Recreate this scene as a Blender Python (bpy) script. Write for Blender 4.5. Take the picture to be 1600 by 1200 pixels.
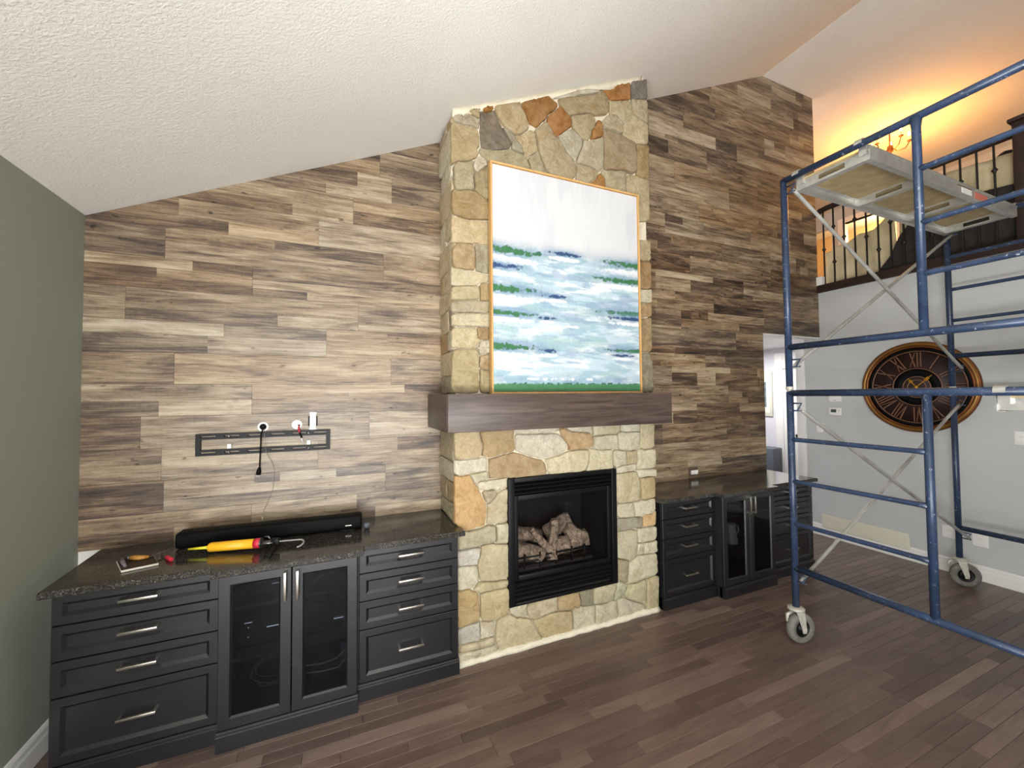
import bpy, bmesh, math, random
import numpy as np
from mathutils import Vector, Matrix

for o in list(bpy.data.objects):
    bpy.data.objects.remove(o)
SC = bpy.context.scene
COL = SC.collection
PI = math.pi
rng = random.Random(7)

# ------------------------------------------------------------------ camera
FPX, YAW, PITCH, ROLL, EYE = 625.3, 0.403416, 0.0291865, 0.0091302, 1.70
_f = Vector((math.sin(YAW) * math.cos(PITCH), math.cos(YAW) * math.cos(PITCH), math.sin(PITCH)))
_r = Vector((math.cos(YAW), -math.sin(YAW), 0))
_d = _f.cross(_r)
_c, _s = math.cos(ROLL), math.sin(ROLL)
_R, _D = _c * _r + _s * _d, -_s * _r + _c * _d
cam_data = bpy.data.cameras.new('camera')
cam_data.sensor_width = 36.0
cam_data.lens = FPX / 1600 * 36.0
cam_data.clip_start = 0.02
cam = bpy.data.objects.new('camera', cam_data)
cam.matrix_world = Matrix(((_R.x, -_D.x, -_f.x, 0), (_R.y, -_D.y, -_f.y, 0), (_R.z, -_D.z, -_f.z, EYE), (0, 0, 0, 1)))
COL.objects.link(cam)
SC.camera = cam

# ------------------------------------------------------------------ world, lights, exposure
world = bpy.data.worlds.new('world')
SC.world = world
world.use_nodes = True
wn = world.node_tree.nodes
wn['Background'].inputs[0].default_value = (0.80, 0.90, 1.0, 1)
wn['Background'].inputs[1].default_value = 1.0
SC.view_settings.view_transform = 'Standard'
SC.view_settings.look = 'None'
SC.view_settings.gamma = 1.0
SC.view_settings.use_curve_mapping = False
SC.view_settings.exposure = 0.45


def area(name, loc, rot, sx, sy, power, color):
    l = bpy.data.lights.new(name, 'AREA')
    l.shape = 'RECTANGLE'
    l.size, l.size_y, l.energy, l.color = sx, sy, power, color
    o = bpy.data.objects.new(name, l)
    o.location, o.rotation_euler = loc, rot
    COL.objects.link(o)
    return o


# daylight outside the tall windows of the wall behind the viewer: sky, plus an added low uplight to brighten the ceiling
DAY = (0.975, 0.985, 1.0)
area('daylight', (-0.05, -2.55, 1.55), (PI / 2 + 0.10, 0, 0), 2.2, 2.3, 105, DAY)
area('added_uplight', (-0.05, -2.95, 0.25), (PI / 2 + 0.75, 0, 0), 2.3, 0.9, 420, DAY)
# fill lamps outside an added side window, brightening the grey wall and ceiling
area('daylight', (-1.72, -1.10, 1.30), (PI / 2 + 0.10, 0, -PI / 2), 1.5, 1.9, 90, DAY)
area('added_uplight', (-2.05, -1.10, 0.15), (PI / 2 + 0.75, 0, -PI / 2), 1.6, 0.8, 290, DAY)
# ceiling lamp of the hall beyond the opening
area('hall_light', (5.9, 4.6, 2.42), (0, 0, 0), 0.5, 0.5, 30, (0.97, 0.97, 1.0))


# ------------------------------------------------------------------ helpers
def lin(c):
    return c / 12.92 if c <= 0.04045 else ((c + 0.055) / 1.055) ** 2.4


def rgb(h):
    if isinstance(h, str):
        h = h.lstrip('#')
        return tuple(lin(int(h[i:i + 2], 16) / 255) for i in (0, 2, 4)) + (1.0,)
    return tuple(h)[:3] + (1.0,)


class NT:
    """small node-tree writer"""

    def __init__(self, name):
        self.m = bpy.data.materials.new(name)
        self.m.use_nodes = True
        self.t = self.m.node_tree
        self.n = self.t.nodes
        self.b = self.n['Principled BSDF']
        self.out = self.n['Material Output']

    def node(self, typ, **kw):
        nd = self.n.new(typ)
        for k, v in kw.items():
            if k.startswith('i_'):
                key = k[2:]
                key = int(key) if key.isdigit() else key.replace('_', ' ')
                nd.inputs[key].default_value = v
            else:
                setattr(nd, k, v)
        return nd

    def link(self, a, b):
        self.t.links.new(a, b)

    def coords(self, scale=(1, 1, 1), kind='Object', rand=False):
        tc = self.node('ShaderNodeTexCoord')
        mp = self.node('ShaderNodeMapping')
        mp.inputs['Scale'].default_value = scale
        self.link(tc.outputs[kind], mp.inputs['Vector'])
        if rand:
            oi = self.node('ShaderNodeObjectInfo')
            mu = self.node('ShaderNodeMath', operation='MULTIPLY')
            mu.inputs[1].default_value = 97.0
            self.link(oi.outputs['Random'], mu.inputs[0])
            self.link(mu.outputs[0], mp.inputs['Location'])
        return mp.outputs[0]

    def noise(self, vec, scale=5, detail=4, rough=0.55, dist=0.0):
        nd = self.node('ShaderNodeTexNoise')
        nd.inputs['Scale'].default_value = scale
        nd.inputs['Detail'].default_value = detail
        nd.inputs['Roughness'].default_value = rough
        nd.inputs['Distortion'].default_value = dist
        self.link(vec, nd.inputs['Vector'])
        return nd.outputs[0]

    def math(self, op, a, b=None, c=None):
        nd = self.node('ShaderNodeMath', operation=op)
        for i, v in enumerate((a, b, c)):
            if v is None:
                continue
            if isinstance(v, (int, float)):
                nd.inputs[i].default_value = v
            else:
                self.link(v, nd.inputs[i])
        return nd.outputs[0]

    def ramp(self, fac, stops):
        nd = self.node('ShaderNodeValToRGB')
        el = nd.color_ramp.elements
        while len(el) < len(stops):
            el.new(0.5)
        for e, (p, c) in zip(el, stops):
            e.position = p
            e.color = rgb(c)
        self.link(fac, nd.inputs[0])
        return nd.outputs[0]

    def mix(self, fac, a, b, blend='MIX'):
        nd = self.node('ShaderNodeMix', data_type='RGBA', blend_type=blend)
        for sock, v in ((nd.inputs[0], fac), (nd.inputs[6], a), (nd.inputs[7], b)):
            if isinstance(v, (int, float)):
                sock.default_value = v
            elif isinstance(v, (tuple, str)):
                sock.default_value = rgb(v)
            else:
                self.link(v, sock)
        return nd.outputs[2]

    def color(self, c):
        if isinstance(c, (tuple, str)):
            self.b.inputs['Base Color'].default_value = rgb(c)
        else:
            self.link(c, self.b.inputs['Base Color'])

    def rough(self, r):
        if isinstance(r, (int, float)):
            self.b.inputs['Roughness'].default_value = r
        else:
            self.link(r, self.b.inputs['Roughness'])

    def bump(self, h, strength=0.3, dist=0.01):
        nd = self.node('ShaderNodeBump')
        nd.inputs['Strength'].default_value = strength
        nd.inputs['Distance'].default_value = dist
        self.link(h, nd.inputs['Height'])
        self.link(nd.outputs[0], self.b.inputs['Normal'])


def plain(name, c, rough=0.5, metal=0.0, var=0.0, scale=30, bump=0.0, spec=None):
    t = NT(name)
    t.rough(rough)
    t.b.inputs['Metallic'].default_value = metal
    if spec is not None:
        t.b.inputs['Specular IOR Level'].default_value = spec
    if var or bump:
        nz = t.noise(t.coords(), scale, 5, 0.6)
        a = tuple(x * (1 - var) for x in rgb(c)[:3])
        b = tuple(min(1, x * (1 + var)) for x in rgb(c)[:3])
        t.color(t.ramp(nz, [(0.3, a), (0.7, b)]))
        if bump:
            t.bump(nz, bump, 0.01)
    else:
        t.color(c)
    return t.m


WORLD = {}


class MB:
    """collects shapes in world coordinates, then links them as ONE mesh object"""

    def __init__(self):
        self.v, self.f, self.sm, self.fa = [], [], [], []

    def add(self, vs, fs, smooth=False):
        n = len(self.v)
        self.v += [tuple(v) for v in vs]
        self.f += [tuple(i + n for i in f) for f in fs]
        self.sm += [smooth] * len(fs)
        return self

    def box(self, x0, x1, y0, y1, z0, z1):
        vs = [(x, y, z) for x in (x0, x1) for y in (y0, y1) for z in (z0, z1)]
        fs = [(0, 1, 3, 2), (4, 6, 7, 5), (0, 4, 5, 1), (2, 3, 7, 6), (0, 2, 6, 4), (1, 5, 7, 3)]
        return self.add(vs, fs)

    def bbox(self, x0, x1, y0, y1, z0, z1, b=0.004, seg=2):
        bm = bmesh.new()
        bmesh.ops.create_cube(bm, size=1)
        for v in bm.verts:
            v.co = Vector(((x0 + x1) / 2 + v.co.x * (x1 - x0), (y0 + y1) / 2 + v.co.y * (y1 - y0), (z0 + z1) / 2 + v.co.z * (z1 - z0)))
        bmesh.ops.bevel(bm, geom=list(bm.edges), offset=b, segments=seg, affect='EDGES', profile=0.5)
        bm.verts.ensure_lookup_table()
        self.add([v.co[:] for v in bm.verts], [[v.index for v in f.verts] for f in bm.faces], seg > 1)
        bm.free()
        return self

    def prism(self, poly, a0, a1, axis='y'):
        """poly in the two other axes (x,z for y; x,y for z; y,z for x)"""
        def P(p, a):
            return (p[0], a, p[1]) if axis == 'y' else ((p[0], p[1], a) if axis == 'z' else (a, p[0], p[1]))
        n = len(poly)
        vs = [P(p, a0) for p in poly] + [P(p, a1) for p in poly]
        fs = [tuple(range(n)), tuple(range(2 * n - 1, n - 1, -1))] + [(i, i + n, (i + 1) % n + n, (i + 1) % n) for i in range(n)]
        return self.add(vs, fs)

    def tube(self, pts, r, seg=10, cap=True, closed=False):
        pts = [Vector(p) for p in pts]
        rs = r if isinstance(r, (list, tuple)) else [r] * len(pts)
        n = len(pts)
        vs, fs = [], []
        up = None
        for i, p in enumerate(pts):
            if closed:
                t = (pts[(i + 1) % n] - pts[i - 1]).normalized()
            else:
                t = (pts[min(i + 1, n - 1)] - pts[max(i - 1, 0)]).normalized()
            if up is None:
                a = Vector((0, 0, 1)) if abs(t.z) < 0.9 else Vector((1, 0, 0))
                up = (a - t * a.dot(t)).normalized()
            else:
                up = (up - t * up.dot(t)).normalized()
            w = t.cross(up)
            for k in range(seg):
                an = 2 * PI * k / seg
                vs.append(p + (up * math.cos(an) + w * math.sin(an)) * rs[i])
        for i in range(n if closed else n - 1):
            j = (i + 1) % n
            for k in range(seg):
                l = (k + 1) % seg
                fs.append((i * seg + k, i * seg + l, j * seg + l, j * seg + k))
        self.add(vs, fs, True)
        if cap and not closed:
            self.f.append(tuple(range(len(self.v) - n * seg, len(self.v) - n * seg + seg))[::-1])
            self.f.append(tuple(range(len(self.v) - seg, len(self.v))))
            self.sm += [False, False]
        return self

    def lathe(self, prof, c, axis, seg=32):
        """prof: (radius, height) list about axis through c"""
        c = Vector(c)
        ax = Vector(axis).normalized()
        a = Vector((0, 0, 1)) if abs(ax.z) < 0.9 else Vector((1, 0, 0))
        u = (a - ax * a.dot(ax)).normalized()
        w = ax.cross(u)
        vs, fs = [], []
        for r, h in prof:
            for k in range(seg):
                an = 2 * PI * k / seg
                vs.append(c + ax * h + (u * math.cos(an) + w * math.sin(an)) * max(r, 1e-4))
        for i in range(len(prof) - 1):
            for k in range(seg):
                l = (k + 1) % seg
                fs.append((i * seg + k, i * seg + l, (i + 1) * seg + l, (i + 1) * seg + k))
        return self.add(vs, fs, True)

    def build(self, name, mat, parent=None, fix=True):
        vs = np.array(self.v, float)
        c = (vs.min(0) + vs.max(0)) / 2
        base = WORLD[parent] if parent is not None else np.zeros(3)
        me = bpy.data.meshes.new(name)
        me.from_pydata([tuple(v) for v in (vs - c)], [], self.f)
        if fix:
            bm = bmesh.new()
            bm.from_mesh(me)
            bmesh.ops.recalc_face_normals(bm, faces=bm.faces)
            bm.to_mesh(me)
            bm.free()
        me.polygons.foreach_set('use_smooth', self.sm)
        me.materials.append(mat)
        o = bpy.data.objects.new(name, me)
        COL.objects.link(o)
        if parent is not None:
            o.parent = parent
        o.location = tuple(c - base)
        WORLD[o] = c
        return o


def tag(o, label=None, cat=None, group=None, kind=None):
    if label:
        o['label'] = label
    if cat:
        o['category'] = cat
    if group:
        o['group'] = group
    if kind:
        o['kind'] = kind
    return o


def thing(name, loc, label, cat, group=None):
    o = bpy.data.objects.new(name, None)
    o.empty_display_size = 0.1
    COL.objects.link(o)
    o.location = loc
    WORLD[o] = np.array(loc, float)
    return tag(o, label, cat, group)


def struct(o, label=None):
    o['kind'] = 'structure'
    if label:
        o['label'] = label
    return o


def rotz(mb, cx, cy, a):
    c, s = math.cos(a), math.sin(a)
    mb.v = [(cx + (x - cx) * c - (y - cy) * s, cy + (x - cx) * s + (y - cy) * c, z) for x, y, z in mb.v]
    return mb


# ------------------------------------------------------------------ materials
def wood_plank_mat():
    t = NT('weathered_laminate')
    at = t.node('ShaderNodeAttribute', attribute_name='tone')
    sep = t.node('ShaderNodeSeparateColor')
    t.link(at.outputs['Color'], sep.inputs[0])
    tone, warm, off = sep.outputs[0], sep.outputs[1], sep.outputs[2]
    tc = t.node('ShaderNodeTexCoord')
    oi = t.node('ShaderNodeObjectInfo')
    cmb = t.node('ShaderNodeCombineXYZ')
    t.link(t.math('MULTIPLY', off, 53.0), cmb.inputs[0])
    t.link(t.math('MULTIPLY', oi.outputs['Random'], 41.0), cmb.inputs[1])
    t.link(t.math('MULTIPLY', off, 17.0), cmb.inputs[2])
    add = t.node('ShaderNodeVectorMath', operation='ADD')
    t.link(tc.outputs['Object'], add.inputs[0])
    t.link(cmb.outputs[0], add.inputs[1])

    def mp(s):
        m = t.node('ShaderNodeMapping')
        m.inputs['Scale'].default_value = s
        t.link(add.outputs[0], m.inputs[0])
        return m.outputs[0]
    fine = t.noise(mp((3.0, 1, 85)), 1.6, 6, 0.7, 0.5)
    broad = t.noise(mp((1.6, 1, 13)), 1.3, 5, 0.62, 0.9)
    saw = t.noise(mp((24, 1, 11)), 1.5, 5, 0.75, 1.5)
    spots = t.noise(mp((7, 1, 16)), 1.7, 2, 0.5)
    f = t.math('ADD', t.math('MULTIPLY_ADD', tone, 1.25, -0.13), t.math('MULTIPLY', t.math('SUBTRACT', fine, 0.5), 1.05))
    f = t.math('ADD', f, t.math('MULTIPLY', t.math('SUBTRACT', broad, 0.5), 1.35))
    smear = t.noise(mp((0.9, 1, 6)), 1.4, 3, 0.6, 1.2)
    f = t.math('ADD', f, t.math('MULTIPLY', t.math('SUBTRACT', smear, 0.5), 0.35))
    f = t.math('ADD', f, t.math('MULTIPLY', t.math('SUBTRACT', saw, 0.5), 0.22))
    knot = t.math('SUBTRACT', spots, 0.68)
    knot = t.math('MULTIPLY', t.math('MAXIMUM', knot, 0.0), -4.5)
    f = t.math('ADD', f, knot)
    cool = t.ramp(f, [(0.06, '2e2620'), (0.32, '5c4f43'), (0.52, '82735f'), (0.72, '9f917c'), (0.98, 'b9ad99')])
    wrm = t.ramp(f, [(0.06, '2b1f16'), (0.32, '5a4431'), (0.52, '80664a'), (0.72, '9c8363'), (0.98, 'b8a280')])
    t.color(t.mix(warm, cool, wrm))
    t.rough(0.43)
    t.b.inputs['Specular IOR Level'].default_value = 0.55
    t.bump(fine, 0.25, 0.002)
    return t.m


def floor_mat():
    t = NT('dark_oak_floor')
    at = t.node('ShaderNodeAttribute', attribute_name='tone')
    sep = t.node('ShaderNodeSeparateColor')
    t.link(at.outputs['Color'], sep.inputs[0])
    tc = t.node('ShaderNodeTexCoord')
    cmb = t.node('ShaderNodeCombineXYZ')
    t.link(t.math('MULTIPLY', sep.outputs[2], 61.0), cmb.inputs[0])
    t.link(t.math('MULTIPLY', sep.outputs[1], 23.0), cmb.inputs[1])
    add = t.node('ShaderNodeVectorMath', operation='ADD')
    t.link(tc.outputs['Object'], add.inputs[0])
    t.link(cmb.outputs[0], add.inputs[1])

    def mp(s):
        m = t.node('ShaderNodeMapping')
        m.inputs['Scale'].default_value = s
        t.link(add.outputs[0], m.inputs[0])
        return m.outputs[0]
    n1 = t.noise(mp((2.6, 60, 1)), 1.5, 6, 0.68, 0.8)
    n2 = t.noise(mp((1.6, 14, 1)), 1.3, 4, 0.55, 1.0)
    f = t.math('ADD', sep.outputs[0], t.math('MULTIPLY', t.math('SUBTRACT', n1, 0.5), 0.55))
    f = t.math('ADD', f, t.math('MULTIPLY', t.math('SUBTRACT', n2, 0.5), 0.5))
    t.color(t.ramp(f, [(0.0, '41332d'), (0.4, '604e46'), (0.6, '725e54'), (1.0, '978377')]))
    t.rough(t.math('MULTIPLY_ADD', n1, 0.2, 0.25))
    t.bump(n1, 0.12, 0.002)
    return t.m


def stone_mat():
    t = NT('fieldstone')
    oi = t.node('ShaderNodeObjectInfo')
    v = t.coords((1, 1, 1), rand=True)
    n1 = t.noise(v, 13, 8, 0.72, 0.8)
    n2 = t.noise(v, 60, 6, 0.75)
    n3 = t.noise(v, 5, 3, 0.5, 1.2)
    dark = t.mix(1.0, oi.outputs['Color'], (0.66, 0.60, 0.51), 'MULTIPLY')
    light = t.mix(0.18, t.mix(1.0, oi.outputs['Color'], (1.18, 1.18, 1.18), 'MULTIPLY'), 'e6e0d0')
    c = t.mix(t.ramp(n1, [(0.36, (0, 0, 0)), (0.62, (1, 1, 1))]), dark, light)
    c = t.mix(0.45, c, oi.outputs['Color'])
    rust = t.ramp(n3, [(0.58, (0, 0, 0)), (0.75, (0.28, 0.28, 0.28))])
    c = t.mix(rust, c, 'a9803f')
    c = t.mix(t.ramp(n2, [(0.3, (0.35, 0.35, 0.35)), (0.5, (0, 0, 0))]), c, '6d5f49')
    t.color(c)
    t.rough(0.85)
    t.b.inputs['Specular IOR Level'].default_value = 0.2
    t.bump(t.math('ADD', n1, t.math('MULTIPLY', n2, 0.7)), 0.95, 0.016)
    return t.m


def granite_mat():
    t = NT('granite')
    v = t.coords()
    n1 = t.noise(v, 135, 4, 0.75)
    n2 = t.noise(v, 34, 4, 0.6, 0.6)
    c = t.ramp(n1, [(0.32, '101011'), (0.48, '2e2c29'), (0.6, '5a554f'), (0.73, 'aaa297')])
    c = t.mix(t.ramp(n2, [(0.42, (0, 0, 0)), (0.66, (0.75, 0.75, 0.75))]), c, '2c2722')
    t.color(c)
    t.rough(0.12)
    return t.m


def chipped_paint(name, base, scar, rough=0.35):
    t = NT(name)
    v = t.coords(rand=True)
    n = t.noise(v, 48, 6, 0.75, 0.4)
    n2 = t.noise(v, 6, 4, 0.6)
    c = t.ramp(n2, [(0.3, tuple(x * 0.7 for x in rgb(base)[:3])), (0.7, tuple(min(1, x * 1.35) for x in rgb(base)[:3]))])
    c = t.mix(t.ramp(n, [(0.61, (0, 0, 0)), (0.66, (0.7, 0.7, 0.7))]), c, scar)
    t.color(c)
    t.rough(rough)
    t.bump(n, 0.15, 0.002)
    return t.m


def ceiling_mat():
    t = NT('stippled_ceiling')
    v = t.coords()
    n = t.noise(v, 75, 5, 0.65)
    n2 = t.noise(v, 1.2, 2, 0.5)
    t.color(t.ramp(n2, [(0.3, 'e6e2da'), (0.7, 'ece9e1')]))
    t.rough(0.95)
    t.b.inputs['Specular IOR Level'].default_value = 0.1
    t.bump(n, 0.55, 0.012)
    return t.m


def painted_wall(name, c):
    t = NT(name)
    n = t.noise(t.coords(), 220, 3, 0.6)
    t.color(c)
    t.rough(0.8)
    t.b.inputs['Specular IOR Level'].default_value = 0.2
    t.bump(n, 0.12, 0.003)
    return t.m


def grain_mat(name, stops, scale=(2, 30, 30), rough=0.5, bump=0.15):
    t = NT(name)
    n = t.noise(t.coords(scale, rand=True), 1.5, 6, 0.65, 1.0)
    t.color(t.ramp(n, stops))
    t.rough(rough)
    t.bump(n, bump, 0.003)
    return t.m


def glass_mat(name, tint, amount=0.06):
    t = NT(name)
    tr = t.node('ShaderNodeBsdfTransparent')
    tr.inputs[0].default_value = rgb(tint)
    gl = t.node('ShaderNodeBsdfGlossy')
    gl.inputs['Roughness'].default_value = 0.02
    lw = t.node('ShaderNodeLayerWeight')
    lw.inputs[0].default_value = 0.5
    mx = t.node('ShaderNodeMixShader')
    t.link(t.math('MULTIPLY_ADD', t.math('POWER', lw.outputs[1], 4.0), 0.5, 0.025 + amount), mx.inputs[0])
    t.link(tr.outputs[0], mx.inputs[1])
    t.link(gl.outputs[0], mx.inputs[2])
    t.link(mx.outputs[0], t.out.inputs['Surface'])
    t.n.remove(t.b)
    return t.m


def emit_mat(name, c, s):
    t = NT(name)
    t.color(c)
    t.b.inputs['Emission Color'].default_value = rgb(c)
    t.b.inputs['Emission Strength'].default_value = s
    return t.m


M = dict(
    plank=wood_plank_mat(), floor=floor_mat(), stone=stone_mat(), granite=granite_mat(), ceiling=ceiling_mat(),
    sage=painted_wall('sage_paint', '969a8d'), grey=painted_wall('grey_paint', 'bfc1c0'), white=plain('white_paint', 'e9e7e2', 0.45),
    drywall=plain('white_plaster', 'e3e1dc', 0.9), hallwhite=painted_wall('pale_hall_paint', 'd8d6da'),
    mortar=plain('mortar', 'd3c9b1', 0.95, var=0.12, scale=14, bump=0.5), backing=plain('dark_backing', '2a231d', 0.9),
    cab=plain('charcoal_lacquer', '141518', 0.30, var=0.06, scale=40, spec=0.85), cabin=plain('cabinet_inside', '141417', 0.7),
    nickel=plain('brushed_nickel', 'b9b4a9', 0.32, 1.0), black=plain('black_metal', '070708', 0.5, spec=0.3), blackp=plain('black_plastic', '050506', 0.65, spec=0.15),
    firebox=plain('firebox', '0d0d0f', 0.7, var=0.3), glass=glass_mat('cabinet_glass', 'b4b7bc', 0.0), fireglass=glass_mat('fire_glass', 'ececee', 0.0),
    mantel=grain_mat('mantel_oak', [(0.25, '2e2420'), (0.5, '4d3f38'), (0.75, '66564c')], (1.6, 22, 22), 0.45),
    frame=grain_mat('light_oak', [(0.3, 'b98a4d'), (0.7, 'd8ad70')], (20, 20, 2), 0.5),
    blue=chipped_paint('chipped_blue', '283750', 'b9bdc4'), galv=chipped_paint('galvanised', '97958f', '6d6a63', 0.35),
    alum=plain('aluminium', 'c9c8c2', 0.38, 0.75, var=0.12, scale=18), ply=plain('plywood', 'a8946c', 0.7, var=0.22, scale=12),
    tyre=chipped_paint('dusty_rubber', '6d6a63', 'b3afa4', 0.85), white2=plain('dusty_white_metal', 'c4c0b4', 0.5, 0.3, var=0.2),
    yellow=plain('yellow_plastic', 'f0b321', 0.4), lime=plain('lime_nozzle', 'd6cf2a', 0.4), red=plain('red_plastic', 'c9283a', 0.4),
    bronze=plain('bronze', '7a4a24', 0.38, 0.6, var=0.25, scale=9), gold=plain('aged_gold', '956b35', 0.38, 0.7, var=0.2, scale=9),
    clockface=plain('clock_face', '2a1715', 0.5, var=0.2, scale=10), copper=plain('numeral_copper', '84604a', 0.45, 0.4),
    gilt=plain('gilt', 'd9a637', 0.3, 0.8), iron=plain('wrought_iron', '15110f', 0.5), darkwood=grain_mat('dark_rail_wood', [(0.3, '1c1210'), (0.7, '38241d')], (20, 2, 20), 0.4),
    cloth=plain('canvas_sheet', 'c8b994', 0.95, var=0.16, scale=6, bump=0.25), darkcloth=plain('dark_cover', '2b2724', 0.95, var=0.3, scale=20),
    log=grain_mat('ceramic_log', [(0.3, '40362e'), (0.48, '95806a'), (0.66, 'd2bb9b')], (18, 18, 18), 0.9, 0.8), ember=plain('ember_bed', '35322f', 0.95, var=0.5, scale=60, bump=0.9),
    cream=plain('cream_panel', 'd9d5c2', 0.55), paper=plain('paper', 'e6e0d0', 0.8), brown=plain('brown_cover', '3b2a20', 0.6, var=0.3),
    wire=plain('grey_wire', '8a8076', 0.6), china=plain('china', 'd9d6c8', 0.25), slate=plain('slate_plastic', '5b6068', 0.5),
    screen=plain('lcd', '3b4a40', 0.2), art=plain('print', '6f8088', 0.6, var=0.5, scale=14), orangewall=painted_wall('warm_paint', 'd9b98a'),
    handle_wood=plain('tool_handle', 'a8752f', 0.5, var=0.2), steel=plain('steel', '8a8a88', 0.35, 0.9), bulb=emit_mat('candle_bulb', 'ffc56a', 25.0),
    label_red=plain('faded_red_print', 'c9705f', 0.6),
    led=emit_mat('indicator', 'e8f2ff', 1.2), greyfoil=plain('grey_wrap', '6b7078', 0.25, var=0.5, scale=25, bump=0.6),
)

# ------------------------------------------------------------------ setting
XL, XR, YW, YB = -1.32, 5.30, 2.97, -2.2
ZL, XK, ZK = 2.73, 4.395, 5.31
SLOPE = (ZK - ZL) / (XK - XL)


def zceil(x):
    return min(ZK, ZL + (x - XL) * SLOPE)


def set_tone(o, tones):
    me = o.data
    ca = me.color_attributes.new('tone', 'FLOAT_COLOR', 'CORNER')
    arr = np.zeros((len(me.loops), 4), np.float32)
    for p, t in zip(me.polygons, tones):
        arr[p.loop_start:p.loop_start + p.loop_total] = (t[0], t[1], t[2], 1)
    ca.data.foreach_set('color', arr.ravel())


# floor: slab plus single boards
struct(MB().box(XL - 0.1, 9.2, YB - 0.1, 6.1, -0.15, -0.008).build('floor', M['backing']), 'dark brown oak strip floor')
FLOOR = [o for o in WORLD if o.name == 'floor'][0]


def proj(x, y, z):
    d = Vector((x, y, z - EYE))
    w = d.dot(_f)
    if w < 0.1:
        return None
    return 800 + FPX * d.dot(_R) / w, 600 + FPX * d.dot(_D) / w, w


boards = []
BW = 0.066
frng = random.Random(21)
y = -0.3
while y < 3.0:
    x = XL - frng.random() * 0.8
    while x < XR + 1.65:
        L = frng.uniform(0.32, 1.05)
        x0, x1 = max(x, XL), min(x + L, XR + (1.6 if y > 2.9 else 0))
        if x1 - x0 > 0.02:
            pr = proj((x0 + x1) / 2, y + BW / 2, 0)
            score = 0
            if pr:
                hid = (y > 2.5 and x1 < 4.25)
                inside = any(q and -20 < q[0] < 1620 and -20 < q[1] < 1220 for q in (proj(x0, y, 0), proj(x1, y, 0), pr))
                if inside and not hid:
                    score = (x1 - x0) / pr[2] ** 3 * 1.7
            boards.append((score, x0, x1, y))
        x += L
    y += BW
boards.sort(key=lambda b: -b[0])
rest = MB()
rest_t = []
for i, (sc, x0, x1, y) in enumerate(boards):
    g = 0.0006
    mb = MB() if (i < 300 and sc > 0) else rest
    dz = frng.uniform(-0.0004, 0.0)
    a, b, c, d = x0 + g, x1 - g, y + g, y + BW - g
    bv = 0.0012
    mb.add([(a, c, -0.008), (b, c, -0.008), (b, d, -0.008), (a, d, -0.008), (a, c, dz - bv), (b, c, dz - bv), (b, d, dz - bv), (a, d, dz - bv),
            (a + bv, c + bv, dz), (b - bv, c + bv, dz), (b - bv, d - bv, dz), (a + bv, d - bv, dz)],
           [(8, 9, 10, 11), (4, 5, 9, 8), (5, 6, 10, 9), (6, 7, 11, 10), (7, 4, 8, 11), (0, 1, 5, 4), (1, 2, 6, 5), (2, 3, 7, 6), (3, 0, 4, 7)])
    tn = (frng.gauss(0.5, 0.11), frng.random(), frng.random())
    if mb is rest:
        rest_t += [tn] * 9
    else:
        o = mb.build('floor_board', M['floor'], FLOOR, fix=False)
        set_tone(o, [tn] * 9)
o = rest.build('floor_boards', M['floor'], FLOOR, fix=False)
set_tone(o, rest_t)
o['kind'] = 'stuff'
# the boards out of view behind the viewer and in the hall
fo = MB().box(XL, XR, YB, -0.3, -0.008, 0).box(XL, 9.1, 3.0 + 0.003, 6, -0.008, 0).box(XR, 9.1, YB, 3.0, -0.008, 0).build('floor_field', M['floor'], FLOOR)
set_tone(fo, [(0.5, 0.5, 0.5)] * 18)
fo['kind'] = 'stuff'

# ceiling
cl = MB()
cl.prism([(XL - 0.15, ZL - 0.15 * SLOPE), (XK, ZK), (9.2, ZK), (9.2, ZK + 0.2), (XK, ZK + 0.2), (XL - 0.15, ZL + 0.2)], YB - 0.15, YW + 0.1)
cl.box(5.25, 10.6, YW + 0.1, 6.2, ZK, ZK + 0.2)
struct(cl.build('ceiling', M['ceiling']), 'off white stippled cathedral ceiling')

# walls
SY0, SY1, SZ0, SZ1 = -1.90, -0.30, 0.22, 2.3
wl = MB().box(XL - 0.12, XL, SY1, YW + 0.1, 0, ZL + 0.02).box(XL - 0.12, XL, YB, SY0, 0, ZL + 0.02).box(XL - 0.12, XL, SY0, SY1, 0, SZ0).box(XL - 0.12, XL, SY0, SY1, SZ1, ZL + 0.02)
struct(wl.build('wall_left', M['sage']), 'sage green painted side wall')
w3 = MB().box(XL - 0.11, XL + 0.015, SY0, SY1, SZ0, SZ0 + 0.05).box(XL - 0.11, XL + 0.015, SY0, SY1, SZ1 - 0.05, SZ1)
for q in (SY0, (SY0 + SY1) / 2 - 0.03, SY1 - 0.06):
    w3.box(XL - 0.11, XL + 0.015, q, q + 0.06, SZ0, SZ1)
struct(w3.build('window_3', M['white']), 'white framed window added in the side wall for fill light')  # unseen window, added so fill light can enter from the side
wb = MB()
wb.box(XL, 4.29, YW, YW + 0.1, 0, 2.366)
wb.prism([(XL, 2.366), (XR, 2.366), (XR, ZK), (XK, ZK), (XL, ZL)], YW, YW + 0.1)
WALL = struct(wb.build('wall_back', M['drywall']), 'gable wall clad in weathered laminate planks')
wr = MB().box(XR, XR + 0.12, YB, 3.14, 0, 2.90)
WR = struct(wr.build('wall_right', M['grey']), 'pale grey wall below the loft')
struct(MB().box(XR - 0.025, XR + 0.14, YB, YW, 2.90, 2.99).build('trim_1', M['darkwood']), 'dark wood nosing along the loft edge')
struct(MB().box(XR - 0.03, XR + 0.05, 2.90, YW - 0.001, 2.99, 3.09).build('trim_4', M['white']), 'white trim block at the loft corner')
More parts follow.
